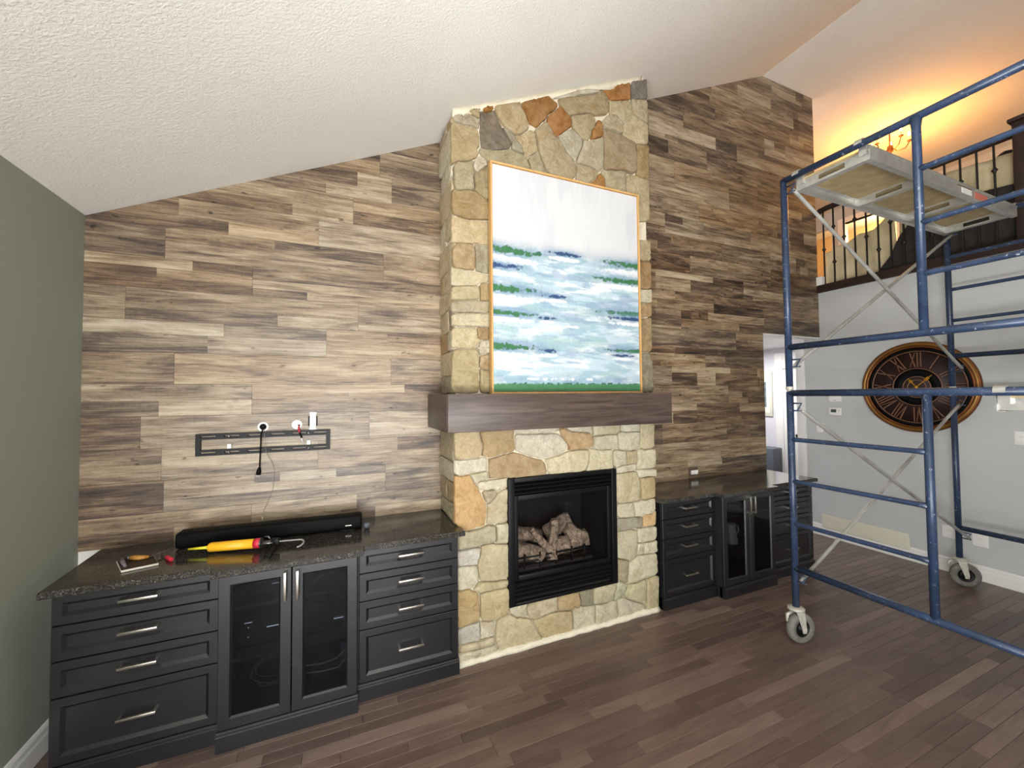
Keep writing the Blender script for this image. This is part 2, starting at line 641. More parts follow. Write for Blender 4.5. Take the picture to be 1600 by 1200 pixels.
# door casing past the end of the grey wall
cs = MB().bbox(XR - 0.02, XR + 0.14, 3.14, 3.24, 0, 2.30, 0.006)
struct(cs.build('trim_2', M['white']), 'white door casing in the hall')
struct(MB().box(4.29, XR, YW - 0.004, YW + 0.11, 2.352, 2.366).build('trim_3', M['white']), 'white soffit of the hall opening')
# hall beyond
struct(MB().box(6.9, 7.0, 3.0, 6.0, 0, 2.75).build('wall_hall', M['hallwhite']), 'pale wall at the end of the hall')
struct(MB().box(4.1, 7.0, 6.0, 6.1, 0, 2.75).build('wall_hall_far', M['hallwhite']))
struct(MB().box(4.1, 4.19, YW + 0.1, 6.0, 0, 2.75).build('wall_hall_side', M['hallwhite']))
struct(MB().box(XR + 0.12, 6.9, 3.02, 3.12, 0, 2.75).build('wall_hall_near', M['hallwhite']))
struct(MB().box(4.1, 7.0, YW + 0.1, 6.1, 2.47, 2.75).build('ceiling_hall', M['white']), 'white hall ceiling')
# loft
struct(MB().box(XR + 0.12, 9.2, -2.0, 6.1, 2.78, 2.98).build('floor_loft', M['darkwood']), 'loft floor behind the railing')
lw = MB().box(9.0, 9.1, -2.0, 3.72, 2.98, ZK).box(9.0, 9.1, 4.55, 4.75, 2.98, ZK).box(9.0, 9.1, 5.35, 6.1, 2.98, ZK).box(9.0, 9.1, 3.72, 4.55, 5.0, ZK).box(9.0, 9.1, 4.75, 5.35, 5.0, ZK)
struct(lw.build('wall_loft', M['grey']), 'grey wall at the back of the loft')
lc = MB().box(8.97, 9.13, 3.64, 3.73, 2.98, 5.09).box(8.97, 9.13, 4.54, 4.63, 2.98, 5.09).box(8.97, 9.13, 3.73, 4.54, 5.0, 5.09)
struct(lc.build('trim_5', M['white']), 'white casing of the loft doorway')
struct(MB().box(10.4, 10.5, -2, 6.2, 2.98, ZK).build('wall_loft_room', M['orangewall']))
struct(MB().box(5.3, 10.5, 6.1, 6.2, 2.78, ZK).build('wall_loft_side', M['orangewall']))
struct(MB().box(XR, 10.5, -2.1, -2.0, 2.9, ZK).build('wall_loft_near', M['grey']))
struct(MB().box(9.1, 10.5, -2, 6.2, 2.78, 2.98).build('floor_loft_room', M['darkwood']))

# window wall behind the viewer
rw = MB()
WINS = [(-1.15, -0.08, 0.3, 2.6), (-0.02, 1.05, 0.3, 2.6)]
rw.box(XL, WINS[0][0], YB - 0.12, YB, 0, ZK).box(WINS[0][1], WINS[1][0], YB - 0.12, YB, 0, ZK).box(WINS[1][1], XR + 0.1, YB - 0.12, YB, 0, ZK)
for (a, b, c, d) in WINS:
    rw.box(a, b, YB - 0.12, YB, 0, c).box(a, b, YB - 0.12, YB, d, ZK)
struct(rw.build('wall_rear', M['sage']), 'sage wall with tall windows behind the viewer')
for i, (a, b, c, d) in enumerate(WINS):
    w = MB()
    w.box(a, b, YB - 0.1, YB + 0.02, c, c + 0.06).box(a, b, YB - 0.1, YB + 0.02, d - 0.06, d)
    for k in range(4):
        x = a + (b - a - 0.06) * k / 3
        w.box(x, x + 0.06, YB - 0.1, YB + 0.02, c, d)
    struct(w.build('window_%d' % (i + 1), M['white']), 'white framed tall window')


def baseboard(name, x, y0, y1, s, lab):
    p = [(x, 0), (x + s * 0.016, 0), (x + s * 0.016, 0.085), (x + s * 0.012, 0.095), (x + s * 0.012, 0.118), (x + s * 0.006, 0.13), (x, 0.135)]
    mb = MB()
    n = len(p)
    mb.add([(a, y0, b) for a, b in p] + [(a, y1, b) for a, b in p], [tuple(range(n)), tuple(range(n, 2 * n))] + [(i, (i + 1) % n, (i + 1) % n + n, i + n) for i in range(n)])
    return struct(mb.build(name, M['white']), lab)


baseboard('baseboard_left', XL, YB, YW, 1, 'white moulded baseboard on the sage wall')
baseboard('baseboard_right', XR, YB, 3.139, -1, 'white moulded baseboard on the grey wall')

# ------------------------------------------------------------------ laminate planks on the gable wall
PH, Z0 = 0.1867, 1.786


def clip(poly, fn):
    out = []
    for i, p in enumerate(poly):
        q = poly[(i + 1) % len(poly)]
        a, b = fn(p), fn(q)
        if a >= 0:
            out.append(p)
        if (a >= 0) != (b >= 0):
            t = a / (a - b)
            out.append((p[0] + (q[0] - p[0]) * t, p[1] + (q[1] - p[1]) * t))
    return out


prng = random.Random(5)
struct_back = MB()
struct_back.prism([(XL, 0.868), (0.72, 0.868), (0.72, zceil(0.72)), (XL, ZL)], YW - 0.0025, YW - 0.0005)
struct_back.prism([(2.28, 0.868), (4.288, 0.868), (4.288, 2.368), (2.28, 2.368)], YW - 0.0025, YW - 0.0005)
struct_back.prism([(2.28, 2.368), (XR, 2.368), (XR, ZK), (XK, ZK), (2.28, zceil(2.28))], YW - 0.0025, YW - 0.0005)
struct_back.build('underlay', M['backing'], WALL)


def tone_pick(kind):  # tones kept low right of the chimney: weaker light painted in
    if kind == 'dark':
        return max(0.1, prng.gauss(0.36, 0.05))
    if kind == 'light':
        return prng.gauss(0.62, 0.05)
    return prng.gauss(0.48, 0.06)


X0, X1 = XL, 0.715
# strips printed on the planks left of the chimney, bottom to top: (from, to, [(x from, x to, tone)])
PRINT = {
    -5: [(X0, -0.514, [(0, .45, [(X0, -0.9, .38), (-0.9, -0.514, .47)]), (.45, 1, [(X0, -0.514, .52)])]),
         (-0.514, X1, [(0, .42, [(-0.514, 0.0, .60), (0.0, 0.22, .40), (0.22, X1, .68)]), (.42, 1, [(-0.514, 0.1, .64), (0.1, X1, .47)])])],
    -4: [(X0, -0.952, [(0, 1, [(X0, -0.952, .38)])]),
         (-0.952, 0.288, [(0, .38, [(-0.952, 0.288, .50)]), (.38, .68, [(-0.952, 0.288, .60)]), (.68, 1, [(-0.952, -0.5, .57), (-0.5, -0.36, .38), (-0.36, -0.03, .68), (-0.03, 0.288, .42)])]),
         (0.288, X1, [(0, .4, [(0.288, X1, .54)]), (.4, 1, [(0.288, X1, .49)])])],
    -3: [(X0, -0.964, [(0, .5, [(X0, -0.964, .50)]), (.5, 1, [(X0, -0.964, .44)])]),
         (-0.964, -0.141, [(0, .35, [(-0.964, -0.141, .56)]), (.35, 1, [(-0.964, -0.141, .64)])]),
         (-0.141, X1, [(0, .5, [(-0.141, X1, .58)]), (.5, 1, [(-0.141, 0.37, .53), (0.37, X1, .34)])])],
    -2: [(X0, -1.062, [(0, 1, [(X0, -1.062, .43)])]), (-1.062, 0.181, [(0, .45, [(-1.062, 0.181, .60)]), (.45, 1, [(-1.062, 0.181, .56)])]), (0.181, X1, [(0, 1, [(0.181, X1, .63)])])],
    -1: [(X0, -0.517, [(0, .48, [(X0, -0.98, .42), (-0.98, -0.517, .67)]), (.48, 1, [(X0, -0.517, .54)])]),
         (-0.517, X1, [(0, .36, [(-0.517, X1, .51)]), (.36, .7, [(-0.517, 0.05, .60), (0.05, X1, .53)]), (.7, 1, [(-0.517, 0.42, .68), (0.42, X1, .38)])])],
    0: [(X0, -0.911, [(0, .5, [(X0, -0.911, .46)]), (.5, 1, [(X0, -0.911, .50)])]), (-0.911, 0.327, [(0, 1, [(-0.911, 0.327, .63)])]), (0.327, X1, [(0, .48, [(0.327, X1, .52)]), (.48, 1, [(0.327, X1, .58)])])],
    1: [(X0, -0.093, [(0, .58, [(X0, -0.75, .42), (-0.75, -0.093, .60)]), (.58, 1, [(X0, -0.67, .70), (-0.67, -0.093, .49)])]),
        (-0.093, X1, [(0, .6, [(-0.093, X1, .66)]), (.6, 1, [(-0.093, 0.3, .60), (0.3, X1, .47)])])],
    2: [(X0, -1.139, [(0, 1, [(X0, -1.139, .49)])]), (-1.139, 0.108, [(0, .38, [(-1.139, -0.38, .42), (-0.38, 0.108, .58)]), (.38, 1, [(-1.139, 0.108, .55)])]), (0.108, X1, [(0, 1, [(0.108, X1, .58)])])],
    3: [(X0, -0.52, [(0, .35, [(X0, -0.52, .45)]), (.35, .68, [(X0, -1.0, .34), (-1.0, -0.52, .62)]), (.68, 1, [(X0, -0.83, .68), (-0.83, -0.52, .45)])]),
        (-0.52, X1, [(0, .28, [(-0.52, -0.21, .38), (-0.21, X1, .68)]), (.28, .58, [(-0.52, X1, .62)]), (.58, 1, [(-0.52, X1, .46)])])],
    4: [(X0, -0.963, [(0, 1, [(X0, -0.963, .42)])]), (-0.963, 0.275, [(0, .55, [(-0.963, 0.275, .55)]), (.55, 1, [(-0.963, -0.40, .47), (-0.40, 0.275, .38)])]), (0.275, X1, [(0, 1, [(0.275, X1, .50)])])],
    5: [(X0, -0.143, [(0, .45, [(X0, -0.65, .44), (-0.65, -0.143, .70)]), (.45, 1, [(X0, -0.9, .40), (-0.9, -0.143, .57)])]), (-0.143, X1, [(0, 1, [(-0.143, X1, .62)])])],
    6: [(X0, 0.073, [(0, .4, [(X0, -0.3, .40), (-0.3, 0.073, .66)]), (.4, 1, [(X0, 0.073, .57)])]), (0.073, X1, [(0, .5, [(0.073, X1, .44)]), (.5, 1, [(0.073, X1, .60)])])],
    7: [(X0, 0.332, [(0, .45, [(X0, -0.1, .44), (-0.1, 0.332, .64)]), (.45, 1, [(X0, 0.1, .42), (0.1, 0.332, .62)])]), (0.332, X1, [(0, 1, [(0.332, X1, .46)])])],
    8: [(X0, 0.25, [(0, .5, [(X0, 0.25, .62)]), (.5, 1, [(X0, 0.25, .40)])]), (0.25, X1, [(0, .5, [(0.25, X1, .42)]), (.5, 1, [(0.25, X1, .56)])])],
    9: [(X0, X1, [(0, 1, [(X0, X1, .46)])])],
}


def plank(x0, x1, z0, z1, spec=None):
    g = 0.0007
    x0 += g
    x1 -= g
    z0 += g
    z1 -= g
    h = z1 - z0
    style = prng.random()
    cells = []
    warm0 = prng.uniform(0.15, 0.75) if spec else prng.uniform(0.35, 0.95)  # warmer right of the chimney, the warm light there put into the colour
    if spec:
        for (fa, fb, run) in spec:
            for (p, q, tn) in run:
                cells.append((max(p, x0), min(q, x1), z0 + h * fa, z0 + h * fb, tn + prng.uniform(-0.02, 0.02)))
    elif style < 0.22:
        cells.append((x0, x1, z0, z1, tone_pick('mid' if prng.random() < 0.75 else 'light')))
    else:
        cuts = prng.choice([(0, 0.5, 1), (0, 0.33, 0.67, 1), (0, 0.3, 1), (0, 0.68, 1), (0, 0.25, 0.6, 1)])
        for a, b in zip(cuts, cuts[1:]):
            xs = [x0, x1]
            if prng.random() < 0.7:
                xs.insert(1, x0 + (x1 - x0) * prng.uniform(0.25, 0.75))
            if prng.random() < 0.25:
                xs.insert(1, x0 + (xs[1] - x0) * prng.uniform(0.3, 0.7))
            for p, q in zip(xs, xs[1:]):
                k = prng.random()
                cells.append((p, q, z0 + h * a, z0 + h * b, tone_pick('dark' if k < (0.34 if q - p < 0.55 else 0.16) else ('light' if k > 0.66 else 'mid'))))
    mb = MB()
    tones = []
    for (a, b, c, d, t) in cells:
        poly = [(a, c), (b, c), (b, d), (a, d)]
        poly = clip(poly, lambda p: ZL + (p[0] - XL) * SLOPE - 0.002 - p[1])
        if len(poly) < 3:
            continue
        poly = clip(poly, lambda p: ZK - 0.002 - p[1])
        if len(poly) < 3:
            continue
        n0 = len(mb.f)
        mb.prism(poly, YW - 0.008, YW - 0.001)
        tones += [(t, min(1, max(0, warm0 + prng.uniform(-0.15, 0.15))), prng.random())] * (len(mb.f) - n0)
    if mb.v:
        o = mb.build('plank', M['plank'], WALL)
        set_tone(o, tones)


for k in range(-5, 20):
    za, zb = Z0 + PH * k, Z0 + PH * (k + 1)
    za = max(za, 0.868)
    if za >= ZK:
        break
    # left of the chimney
    if za < zceil(0.72):
        for (a, b, spec) in PRINT.get(k, [(XL, 0.715, None)]):
            plank(a, b, za, zb, spec)
    # right of the chimney
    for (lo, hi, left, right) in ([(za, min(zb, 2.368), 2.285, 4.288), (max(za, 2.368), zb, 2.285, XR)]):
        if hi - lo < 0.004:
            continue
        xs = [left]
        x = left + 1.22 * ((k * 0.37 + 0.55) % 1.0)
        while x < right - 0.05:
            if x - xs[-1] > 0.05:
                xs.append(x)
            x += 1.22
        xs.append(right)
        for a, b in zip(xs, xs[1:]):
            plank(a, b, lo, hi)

# ------------------------------------------------------------------ stone fireplace
STONES = """
L cdb487 653,1458 813,1458 859,1375 827,1297 685,1293 659,1373
L b99b69 859,1456 1067,1454 1078,1348 929,1298 866,1309
L d7cdb4 1105,1434 1413,1431 1509,1330 1439,1279 1277,1271 1111,1331
L dcd2ba 1109,1460 1414,1463 1422,1431 1109,1437
L be9b69 1459,1445 1687,1419 1721,1335 1522,1314
L d8ceb4 1515,1464 1717,1462 1716,1422 1515,1441
L cdc3a0 1731,1467 1968,1463 1963,1412 1738,1405
L dcd4bc 1998,1461 2167,1462 2161,1415 2003,1418
L cdc3a5 1741,1388 1933,1391 1948,1305 1854,1285 1734,1306
L cdc3a5 1954,1407 2161,1406 2152,1302 2075,1263 1958,1296
L c3b48c 2178,1458 2284,1458 2279,1277 2196,1264 2163,1319
L e1d7be 670,1287 884,1283 884,1210 699,1199
L b49669 905,1277 1107,1293 1338,1215 1338,1164 912,1152
L d7c8a0 1330,1231 1512,1282 1684,1279 1679,1198 1586,1156 1343,1163
L d2c6a0 1688,1287 1895,1283 1903,1156 1686,1151
L cdc3a5 1905,1265 2015,1262 2013,1181 1934,1153 1910,1164
L beaf87 2021,1258 2125,1260 2123,1173 2025,1168
L d2c8a5 2129,1260 2279,1259 2282,1117 2137,1120
L dcd2b9 1944,1141 2116,1156 2121,1116 1948,1106
L e1d7be 2125,1104 2284,1103 2287,1055 2140,1056
L c8b991 1943,1093 2125,1095 2156,980 2149,876 1949,876
L c3aa78 2161,1043 2274,1047 2265,890 2186,877 2166,935
L d7cdaf 1949,865 2077,862 2081,764 1953,763
L dcd2b4 2092,865 2269,863 2266,758 2107,761
L a59b82 1947,755 2085,746 2172,726 2170,666 1945,668
L e1b978 2190,750 2280,756 2278,669 2192,668
L c8be9b 1945,658 2115,648 2113,545 2095,446 2035,435 1947,470
L d7cdaf 2122,656 2277,646 2275,547 2128,552
L dcd2b4 2113,540 2167,537 2165,460 2111,457
L dcd2b4 2185,534 2283,533 2282,459 2192,461
L d7cdaa 2038,404 2111,452 2281,432 2284,284 2095,245 2021,276
L afa07d 1947,445 2024,424 2010,274 1948,300
L c8b98c 2194,257 2283,266 2307,18 2199,7
L cdc396 2020,239 2183,268 2185,79 2092,106 1991,161
L d2c8aa 1924,150 1986,153 2189,52 2177,12 1932,24
L c8c3a0 1884,199 1943,279 1999,243 1934,156
L cdc39b 1715,265 1902,278 1904,195 1822,162 1708,178
L 968c6e 1590,274 1696,272 1694,173 1608,175
L bea06e 1415,263 1571,270 1589,227 1570,175 1414,182
L cdc3a0 1727,150 1903,137 1911,20 1720,14
L d7cdaa 1533,183 1707,154 1711,17 1534,18
L c8b482 1221,159 1351,184 1523,154 1526,12 1314,2 1262,67
L cdbe96 1171,260 1397,274 1408,187 1229,165 1179,199
L dcd2af 1039,266 1163,270 1165,202 1096,210
L d2c396 959,226 1031,232 1129,195 1195,165 1270,27 981,3 942,57
L cdb987 836,424 1025,424 1028,261 951,227 889,227 840,267
L c3a569 698,452 814,443 828,355 820,243 701,235
L c8c3af 708,219 820,236 824,121 707,122
L dcd2b4 839,224 923,219 922,126 842,124
L d7c8a0 705,113 927,118 926,75 704,77
L dcd2af 704,67 942,64 957,9 707,-21
L cdbe91 780,442 844,480 1030,467 1025,424 836,417
L cdbe96 846,716 1027,710 1030,496 969,471 852,500 822,598
L dcd2b4 696,613 807,601 799,474 698,469
L d7d2c3 693,712 843,707 815,614 696,620
L b9af8c 697,817 940,833 948,752 699,718
L cdc3a0 956,839 1029,844 1027,710 958,721
L d7aa69 677,1173 758,1180 856,1026 879,936 855,852 756,837 704,887 675,947
L cdbe96 898,978 1031,1074 1029,851 897,868
L dcd2af 834,1137 1031,1138 1031,1084 841,1083
L d7cdaa 781,1185 881,1198 888,1142 803,1144
L beaf8c 867,1068 930,1074 934,1025 903,1006 872,1024
U beaf91 712,3618 791,3651 865,3615 859,3569 723,3561
U bea573 706,3545 847,3560 864,3469 854,3388 783,3305 683,3282 672,3421
U b9a06e 797,3703 866,3731 868,3639 802,3643
U 7d6e5a 891,3668 984,3699 1019,3634 1116,3502 969,3432 905,3439
U a59b7d 1022,3658 1056,3620 1204,3482 1197,3451 1135,3478
U bea578 996,3754 1144,3831 1220,3746 1231,3643 1180,3594 1056,3615 1008,3688
U a8722e 913,3725 960,3750 966,3705 918,3686
U 9c6a2a 1220,3806 1339,3936 1379,3948 1466,3887 1323,3708 1271,3724
U a56c2c 1431,3780 1528,3855 1604,3802 1582,3734 1484,3653 1437,3708
U c3aa7d 1154,3552 1244,3616 1302,3613 1314,3521 1229,3441 1198,3516
U b4a078 1322,3630 1389,3714 1456,3652 1538,3586 1663,3454 1648,3401 1576,3342 1399,3384 1347,3528
U beb496 1518,3655 1596,3725 1682,3709 1716,3629 1642,3493 1565,3556
U af9669 1515,3945 1927,4109 1973,4057 1956,3980 1612,3854
U d7cdb4 1433,3982 1867,4156 1866,4098 1460,3941
U aa702e 1937,4184 2104,4275 2177,4277 2174,4142 2005,4086
U 7d7369 2219,4324 2338,4361 2342,4191 2216,4161
U b9a578 1626,3832 1787,3902 1831,3837 1769,3693 1682,3722
U c3af82 1989,4068 2190,4119 2196,4027 2105,3935 2002,3974
U beaf87 2215,4127 2342,4170 2346,3986 2229,4036
U c8b487 2128,3902 2212,4004 2345,3972 2342,3814 2240,3783 2118,3819
U beaf8c 1930,3863 2034,3982 2097,3933 2087,3838 1984,3838
U a58c64 1929,3811 2078,3809 2224,3779 2210,3548 1923,3498
U a58750 2253,3772 2358,3770 2360,3526 2267,3520
U a8722e 1808,3792 1877,3849 1898,3764 1814,3717
U beaf8c 1724,3657 1913,3741 1908,3508 1840,3480 1664,3504
U b9a57d 1663,3479 1825,3477 1838,3416 1763,3343 1676,3382
U b27c38 1778,3353 1884,3426 1929,3409 1920,3343
U b9aa82 1915,3477 2128,3517 2124,3344 1936,3346
U beaa7d 2143,3480 2334,3480 2335,3169 2242,3154 2238,3326 2140,3347
U b4a57d 875,3404 1191,3444 1254,3364 957,3338
U b4a57d 1267,3426 1320,3462 1385,3357 1267,3367
U b4a57d 716,3279 817,3296 827,3126 726,3095
U d7c8aa 834,3283 898,3342 909,3311 863,3256
U a59164 839,3217 927,3281 925,3089 850,3119
U af915a 704,3069 793,3097 919,3032 924,2932 792,2910 692,2958
U d7be8c 675,2879 924,2904 923,2764 680,2729
U bea06e 707,2722 823,2727 835,2682 822,2569 712,2561
U afa582 841,2729 931,2718 929,2558 859,2567
U dccda5 680,2535 715,2550 929,2528 929,2480 685,2450
U d2be91 676,2417 864,2436 864,2378 707,2348 675,2361
U b99b64 878,2476 932,2481 931,2365 884,2367
U beaf8c 675,2324 928,2345 927,2277 675,2262
U dccda5 678,2231 716,2252 934,2258 933,2178 678,2169
U d7c396 668,2131 725,2162 839,2166 848,2039 725,2022 674,2069
U b9965f 856,2161 930,2171 929,2094 869,2110
U d7cdaf 848,2027 932,2081 932,1998 874,1977
U c3af7d 718,2009 855,2014 859,1749 704,1746 679,1860
U c3a573 874,1977 932,1985 931,1876 874,1894
U beaa78 874,1882 931,1870 930,1746 869,1749
U beaa7d 2256,2943 2346,2956 2343,2810 2256,2806
U aa824b 2253,2792 2348,2797 2342,2582 2251,2573
U d7cdaa 2247,2552 2351,2562 2348,2458 2248,2457
U b9965f 2245,2447 2348,2451 2345,2348 2245,2334
U aa8c5a 2250,2314 2345,2334 2338,2053 2261,2051
U 968c6e 2252,2037 2347,2040 2339,1733 2258,1734
"""
FP = thing('fireplace', (1.5, 2.75, 0), 'tall tan fieldstone chimney breast rising to the sloped ceiling', 'fireplace')
core = MB()
core.box(0.695, 1.06, 2.53, YW, 0, 1.5).box(1.88, 2.295, 2.53, YW, 0, 1.5).box(1.06, 1.88, 2.53, YW, 0, 0.32).box(1.06, 1.88, 2.53, YW, 1.11, 1.5).box(1.06, 1.88, 2.93, YW, 0.32, 1.11)
core.prism([(0.70, 1.5), (2.345, 1.5), (2.345, zceil(2.345) + 0.01), (0.70, zceil(0.70) + 0.01)], 2.603, YW)
core.build('mortar_core', M['mortar'], FP)
srng = random.Random(11)


def stone(ring, cx, cz, place, col, prot=0.030, dim=1.0):
    """ring: outline in the face plane, place maps (u, v, height) to the room"""
    size = min(max(p[0] for p in ring) - min(p[0] for p in ring), max(p[1] for p in ring) - min(p[1] for p in ring))
    ins = max(0.55, 1 - 0.020 / max(size, 0.03))
    tilt = (srng.uniform(-0.05, 0.05), srng.uniform(-0.05, 0.05))
    pr = prot * srng.uniform(0.7, 1.3)
    lev = [(1.0, -0.004, 0), (0.995, pr * 0.62, 0.002), (1 - (1 - ins) * 0.4, pr * 0.92, 0.0025), (ins, pr, 0.003), (ins * 0.6, pr * 1.05, 0.005), (ins * 0.28, pr * 1.05, 0.005)]
    vs, fs = [], []
    m = len(ring)
    for s, d, nz in lev:
        for x, z in ring:
            xx, zz = cx + (x - cx) * s, cz + (z - cz) * s
            dd = d + srng.uniform(-nz, nz) + (tilt[0] * (x - cx) + tilt[1] * (z - cz)) * s * (d > 0)
            vs.append(place(xx, zz, dd))
    vs.append(place(cx, cz, pr * 1.06))
    for i in range(len(lev) - 1):
        for k in range(m):
            l = (k + 1) % m
            fs.append((i * m + k, i * m + l, (i + 1) * m + l, (i + 1) * m + k))
    for k in range(m):
        fs.append(((len(lev) - 1) * m + k, (len(lev) - 1) * m + (k + 1) % m, len(vs) - 1))
    mb = MB()
    mb.add(vs, fs, True)
    o = mb.build('stone', M['stone'], FP)
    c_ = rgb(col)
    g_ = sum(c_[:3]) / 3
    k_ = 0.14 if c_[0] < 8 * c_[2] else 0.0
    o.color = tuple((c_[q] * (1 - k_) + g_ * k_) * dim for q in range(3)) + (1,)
    return o


def sdf(P, poly):
    """signed distance of the points P to a polygon"""
    d = np.full(len(P), 1e9)
    s = np.ones(len(P))
    n = len(poly)
    for i in range(n):
        a, b = np.array(poly[i]), np.array(poly[i - 1])
        e, w = b - a, P - a
        t = np.clip((w @ e) / max(e @ e, 1e-12), 0, 1)
        q = w - t[:, None] * e
        d = np.minimum(d, (q * q).sum(1))
        c1, c2, c3 = P[:, 1] >= a[1], P[:, 1] < b[1], e[0] * w[:, 1] > e[1] * w[:, 0]
        flip = (c1 & c2 & c3) | (~c1 & ~c2 & ~c3)
        s = np.where(flip, -s, s)
    return s * np.sqrt(d)


def lay(stones, inside, place, reach=0.03, joint=0.0045, prot=0.03, dim=1.0):
    """grow the traced stones until they nearly meet, then build each"""
    NA, NS = 40, 60
    for i, (poly, col) in enumerate(stones):
        A = 0.0
        cx = cz = 0.0
        for k in range(len(poly)):
            (x0, z0), (x1, z1) = poly[k - 1], poly[k]
            c = x0 * z1 - x1 * z0
            A += c
            cx += (x0 + x1) * c
            cz += (z0 + z1) * c
        cx, cz = cx / (3 * A), cz / (3 * A)
        R_ = max(math.hypot(p[0] - cx, p[1] - cz) for p in poly) + reach
        ang = sorted([2 * PI * k / NA for k in range(NA)] + [math.atan2(p[1] - cz, p[0] - cx) % (2 * PI) for p in poly])
        ang = [a for k, a in enumerate(ang) if k == 0 or a - ang[k - 1] > 0.03]
        rr = np.linspace(0.01, R_, NS)
        P = np.array([(cx + r * math.cos(a), cz + r * math.sin(a)) for a in ang for r in rr])
        own = sdf(P, poly)
        oth = np.full(len(P), 1e9)
        for j, (q, _) in enumerate(stones):
            if j != i and min(math.hypot(p[0] - cx, p[1] - cz) for p in q) < R_ + 0.35:
                oth = np.minimum(oth, sdf(P, q))
        ok = (own < reach) & (own + joint < oth) & np.array([inside(x, z) for x, z in P])
        ok = ok.reshape(len(ang), NS)
        ring = []
        for k, a in enumerate(ang):
            bad = np.where(~ok[k])[0]
            r = rr[max(0, (bad[0] - 1) if len(bad) else NS - 1)]
            r = max(r, 0.012) + srng.uniform(-0.0025, 0.0025)
            ring.append((cx + r * math.cos(a), cz + r * math.sin(a)))
        stone(ring, cx, cz, place, col, prot, dim)


LOW, UPP = [], []
for ln in STONES.strip().splitlines():
    k, col, *pp = ln.split()
    poly = [tuple(int(v) / 1000 for v in p.split(',')) for p in pp]
    if k == 'L':
        LOW.append(([(min(x, 2.315), min(max(z, 0.012), 1.472)) for x, z in poly], col))
    else:
        UPP.append(([(x, min(max(z, 1.72), zceil(x) - 0.012)) for x, z in poly], col))
lay(LOW, lambda x, z: (0.665 if z > 0.85 else 0.681) < x < 2.316 and 0.008 < z < 1.476 and not (1.034 < x < 1.908 and 0.296 < z < 1.138), lambda u, v, d: (u, 2.53 - d, v))
lay(UPP, lambda x, z: 0.672 < x < 2.37 and 1.716 < z < zceil(x) - 0.03, lambda u, v, d: (u, 2.603 - d, v), prot=0.026, dim=0.88)  # dim puts the weaker light up here into the stone colour


# returns on the left flank of the chimney
def side_stone(y0, y1, z0, z1, col, x=0.697):
    j = lambda: srng.uniform(-0.012, 0.012)
    q = [(y0 + j() * 0.4, z0 + j()), (y1, z0 + j()), (y1, z1 + j()), (y0 + j() * 0.4, z1 + j())]
    ring = []
    for k in range(4):
        a, b = q[k], q[(k + 1) % 4]
        for t_ in (0.04, 0.28, 0.5, 0.72, 0.96):
            ring.append((a[0] + (b[0] - a[0]) * t_, a[1] + (b[1] - a[1]) * t_ + j() * 0.25))
    stone(ring, (y0 + y1) / 2, (z0 + z1) / 2, lambda u, v, d: (x - d, u, v), col, prot=0.02)


SC_ = ['cdb98f', 'd7cbab', 'c4a877', 'b9a684', 'd9cfb2', 'b38f5c', 'a89a7f']
for (a, b, c, d, col) in [(2.54, 2.96, 1.27, 1.47, 'c4b48f'), (2.54, 2.96, 1.13, 1.26, 'd9cfb2'), (2.54, 2.75, 0.99, 1.12, 'b99c6c'), (2.76, 2.96, 0.99, 1.12, 'b9a27a'), (2.54, 2.96, 0.875, 0.98, 'b9ad86')]:
    side_stone(a, b, c, d, col)
z = 1.72
while z < 3.6:
    h = srng.uniform(0.11, 0.27)
    z1 = min(z + h, 3.62)
    if z1 - z > 0.05:
        if srng.random() < 0.6:
            m = srng.uniform(2.72, 2.86)
            side_stone(2.61, m - 0.006, z, z1 - 0.012, srng.choice(SC_), 0.702)
            side_stone(m + 0.006, 2.962, z, z1 - 0.012, srng.choice(SC_), 0.702)
        else:
            side_stone(2.61, 2.962, z, z1 - 0.012, srng.choice(SC_), 0.702)
    z = z1
# smear of white mortar along the floor and up to the ceiling
tm = MB()
xs = np.linspace(0.685, 2.31, 40)
vs = []
for x in xs:
    yy = 2.478 + srng.uniform(-0.006, 0.006)
    vs += [(x, 2.54, 0.0), (x, yy, 0.0), (x, yy + 0.012, 0.02 + srng.uniform(-0.004, 0.008)), (x, 2.54, 0.035)]
fs = []
for i in range(len(xs) - 1):
    for k in range(4):
        fs.append((i * 4 + k, i * 4 + (k + 1) % 4, i * 4 + 4 + (k + 1) % 4, i * 4 + 4 + k))
fs += [(0, 1, 2, 3), (len(vs) - 4, len(vs) - 3, len(vs) - 2, len(vs) - 1)]
tm.add(vs, fs, True).build('base_mortar', plain('pale_mortar', 'ded6bf', 0.95, var=0.08, scale=20, bump=0.5), FP)
tm = MB()
vs = []
for x in xs:
    zz = zceil(x)
    vs += [(x, 2.60, zz), (x, 2.575, zz), (x, 2.585, zz - 0.035 - srng.uniform(0, 0.03)), (x, 2.60, zz - 0.05)]
tm.add(vs, fs, True).build('top_mortar', M['mortar'], FP)

